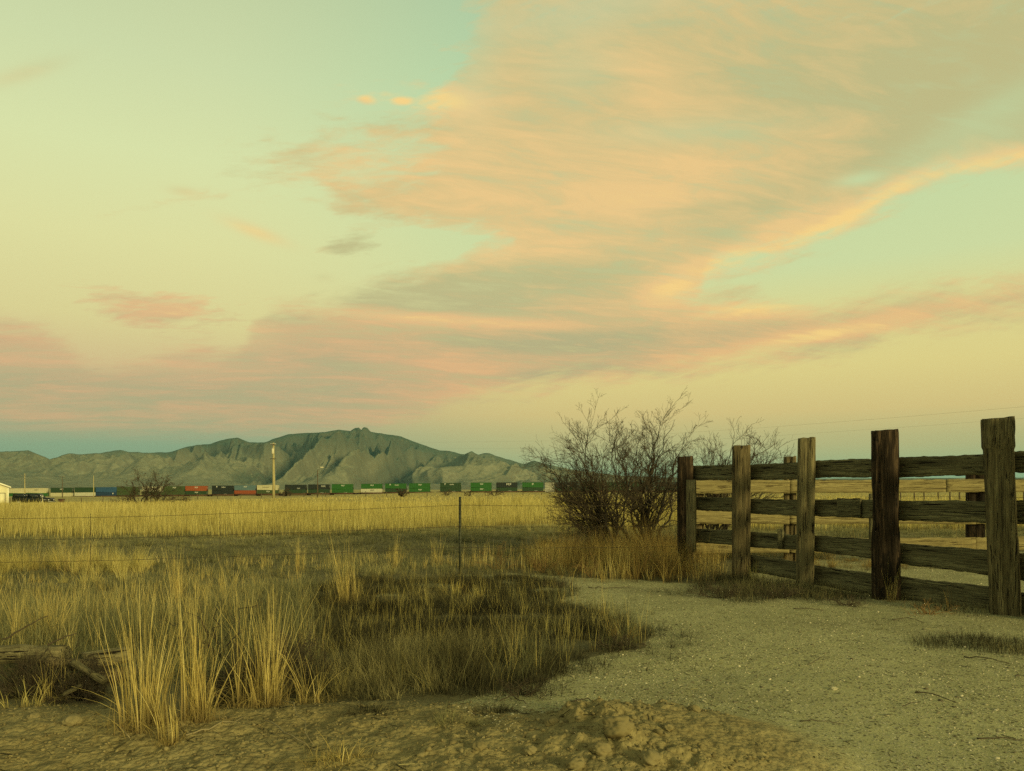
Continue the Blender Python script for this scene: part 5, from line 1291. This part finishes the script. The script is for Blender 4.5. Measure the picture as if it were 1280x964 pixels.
# ------------------------------------------------------------------ shed, truck, barrel, small sign
M['shedwall'] = plain('cream_siding', (.74, .70, .46), .7, .06, 1.2)
M['trim'] = plain('white_trim', (.85, .83, .66), .6, .04, 1)
M['roof'] = plain('grey_roofing', (.42, .40, .30), .8, .15, 1)
M['tdark'] = plain('black_truck_paint', (.014, .018, .018), .3, .2, 1)
M['tglass'] = plain('dark_glass', (.03, .04, .045), .1, .1, 1)
M['rubber'] = plain('rubber', (.015, .014, .013), .9, .2, 3)
def shed():
    D = 128; xr = at(10.5, 612, D)[0]; z = float(gz(xr, D)) ; zb = at(10, 629.5, D)[2]; z = min(z, zb); Wd = 7.0; Lg = 11.0; eave = at(10, 608.5, D)[2] - z; ridge = eave + 1.45
    an = R(40); cx_, cy_ = Wd / 2, -Lg / 2; ox = cx_ * math.cos(an) - cy_ * math.sin(an); oy = cx_ * math.sin(an) + cy_ * math.cos(an)
    root = empty('shed', (xr - ox, D - oy, z), an, 'small cream white gabled shed at the left edge of the picture', 'shed')
    m = MB(); m.prism([(-Wd / 2, -.3), (Wd / 2, -.3), (Wd / 2, eave), (0, ridge), (-Wd / 2, eave)], -Lg / 2, Lg / 2)
    for q in range(18): m.box((-Wd / 2 + .2 + q * .38, -Lg / 2 - .02, 0), (-Wd / 2 + .24 + q * .38, -Lg / 2, eave))
    m.build('wall', M['shedwall'], root)
    for s in (-1, 1):
        r = MB(); a = (s * (Wd / 2 + .35), eave - .12); b = (0, ridge + .04); r.prism([a, b, (b[0], b[1] + .12), (a[0], a[1] + .12)], -Lg / 2 - .35, Lg / 2 + .35); ro = r.build('roof', M['roof'], root)
        t = MB(); t.prism([(a[0], a[1] - .12), (b[0], b[1] - .12), (b[0], b[1] + .13), (a[0], a[1] + .13)], -Lg / 2 - .40, -Lg / 2 - .352); t.build('fascia', M['trim'], ro)
    c = MB(); c.box((Wd / 2 - .10, -Lg / 2 - .06, -.2), (Wd / 2 + .05, -Lg / 2 + .1, eave - .1)); c.build('corner_board', M['trim'], root)
    d = MB(); d.box((Wd / 2 - 1.35, -Lg / 2 - .05, 0), (Wd / 2 - .5, -Lg / 2 - .022, 2.05)); dr = d.build('door', M['shedwall'], root)
    f = MB()
    for bx in ((-1.43, 0, -1.35, 2.13), (-.5, 0, -.42, 2.13), (-1.35, 2.05, -.5, 2.13)): f.box((Wd / 2 + bx[0], -Lg / 2 - .07, bx[1]), (Wd / 2 + bx[2], -Lg / 2 - .022, bx[3]))
    f.build('door_frame', M['farpost'], dr)
    f = MB(); f.tube([(Wd / 2 - .6, -Lg / 2 - .09, 1.0), (Wd / 2 - .6, -Lg / 2 - .05, 1.0)], .04, 8); f.build('handle', M['metal'], dr)
shed()
def truck():
    D = 128; xc = at(42, 612, D)[0]; z = min(float(gz(xc, D)), at(42, 630.5, D)[2] ) ; L = 6.0; W_ = 1.95
    root = empty('pickup_truck', (xc, D, z), 0, 'black pickup truck with a camper shell parked right of the shed', 'pickup truck')
    body = [(-3, .45), (-2.5, .38), (2.75, .38), (3.0, .5), (3.0, .95), (2.85, 1.12), (1.55, 1.20), (1.5, 1.22), (-3, 1.22)]
    m = MB(); m.prism(body, -W_ / 2, W_ / 2); m.build('body', M['tdark'], root)
    m = MB(); m.prism([(-.35, 1.223), (1.5, 1.223), (1.0, 1.78), (.7, 1.84), (-.35, 1.84)], -W_ / 2 + .1, W_ / 2 - .1); cb = m.build('cab', M['tdark'], root)
    m = MB()
    for s in (-1, 1): m.prism([(-.2, 1.28), (1.2, 1.28), (.85, 1.72), (-.2, 1.74)], s * (W_ / 2 - .1) - (.012 if s < 0 else 0), s * (W_ / 2 - .1) + (.012 if s > 0 else 0))
    m.build('side_window', M['tglass'], cb)
    m = MB(); m.prism([(-3.0, 1.223), (-.4, 1.223), (-.4, 1.86), (-2.85, 1.84)], -W_ / 2 + .06, W_ / 2 - .06); cs = m.build('camper_shell', M['tdark'], root)
    m = MB(); m.box((-2.6, -W_ / 2 + .046, 1.36), (-.7, -W_ / 2 + .0595, 1.7)); m.build('window', M['tglass'], cs)
    for wx in (-1.95, 1.95):
        for s in (-1, 1):
            m = MB(); m.tube([(wx, s * (W_ / 2 - .2), .38), (wx, s * (W_ / 2 + .012), .38)], .39, 18); w = m.build('wheel', M['rubber'], root)
            m = MB(); m.tube([(wx, s * (W_ / 2 + .012), .38), (wx, s * (W_ / 2 + .03), .38)], .22, 14); m.build('rim', M['metal'], w)
    for s in (-1, 1):
        m = MB(); m.box((3.0, s * .72 - .14, .72), (3.02, s * .72 + .14, .9)); m.build('headlight', M['glass_white'], root)
        m = MB(); m.box((-3.02, s * .85 - .07, .8), (-3.0, s * .85 + .07, 1.15)); m.build('tail_light', cmat('orange', PAL['orange']), root)
    m = MB(); m.box((3.0, -W_ / 2, .42), (3.12, W_ / 2, .58)); m.build('bumper', M['metal'], root)
truck()
def barrel():
    D = 118; p = at(77, 612, D); z = min(float(gz(p[0], D)), at(77, 630, D)[2]); root = empty('barrel', (p[0], D, z), 0, 'dark rusty flared barrel standing in the grass right of the truck', 'barrel')
    m = MB(); m.tube([(0, 0, 0), (0, 0, .2), (0, 0, .75)], [.28, .32, .44], 16); m.build('drum', M['well'], root, True)
    m = MB(); m.tube([(0, 0, .75), (0, 0, .79)], [.47, .47], 16); m.build('rim', M['wheel'], root)
barrel()
def yardsign():
    D = 122; p = at(53, 612, D); z = min(float(gz(p[0], D)), at(53, 630.5, D)[2]); h = at(53, 620.5, D)[2] - z
    root = empty('satellite_dish', (p[0], D, z), 0, 'small grey round dish on a thin pale post in front of the truck', 'dish')
    m = MB(); m.tube([(0, 0, -.1), (0, 0, h)], .04, 8); m.build('post', M['pale'], root)
    m = MB(); m.tube([(0, -.04, h), (0, -.10, h), (0, -.16, h + .01)], [.08, .22, .30], 16); m.build('dish', M['metal'], root, True)
yardsign()
D = 112; p = at(12.5, 612, D); z = min(float(gz(p[0], D)), at(12, 631.5, D)[2]); m = MB(); m.tube([(0, 0, -.1), (0.02, 0, .5), (0, 0, 1.0)], [.1, .09, .08], 8)
o = m.build('stump_post', M['farpost']); o.location = (p[0], D, z); tag(o, 'short dark post at the right corner of the shed', 'post')
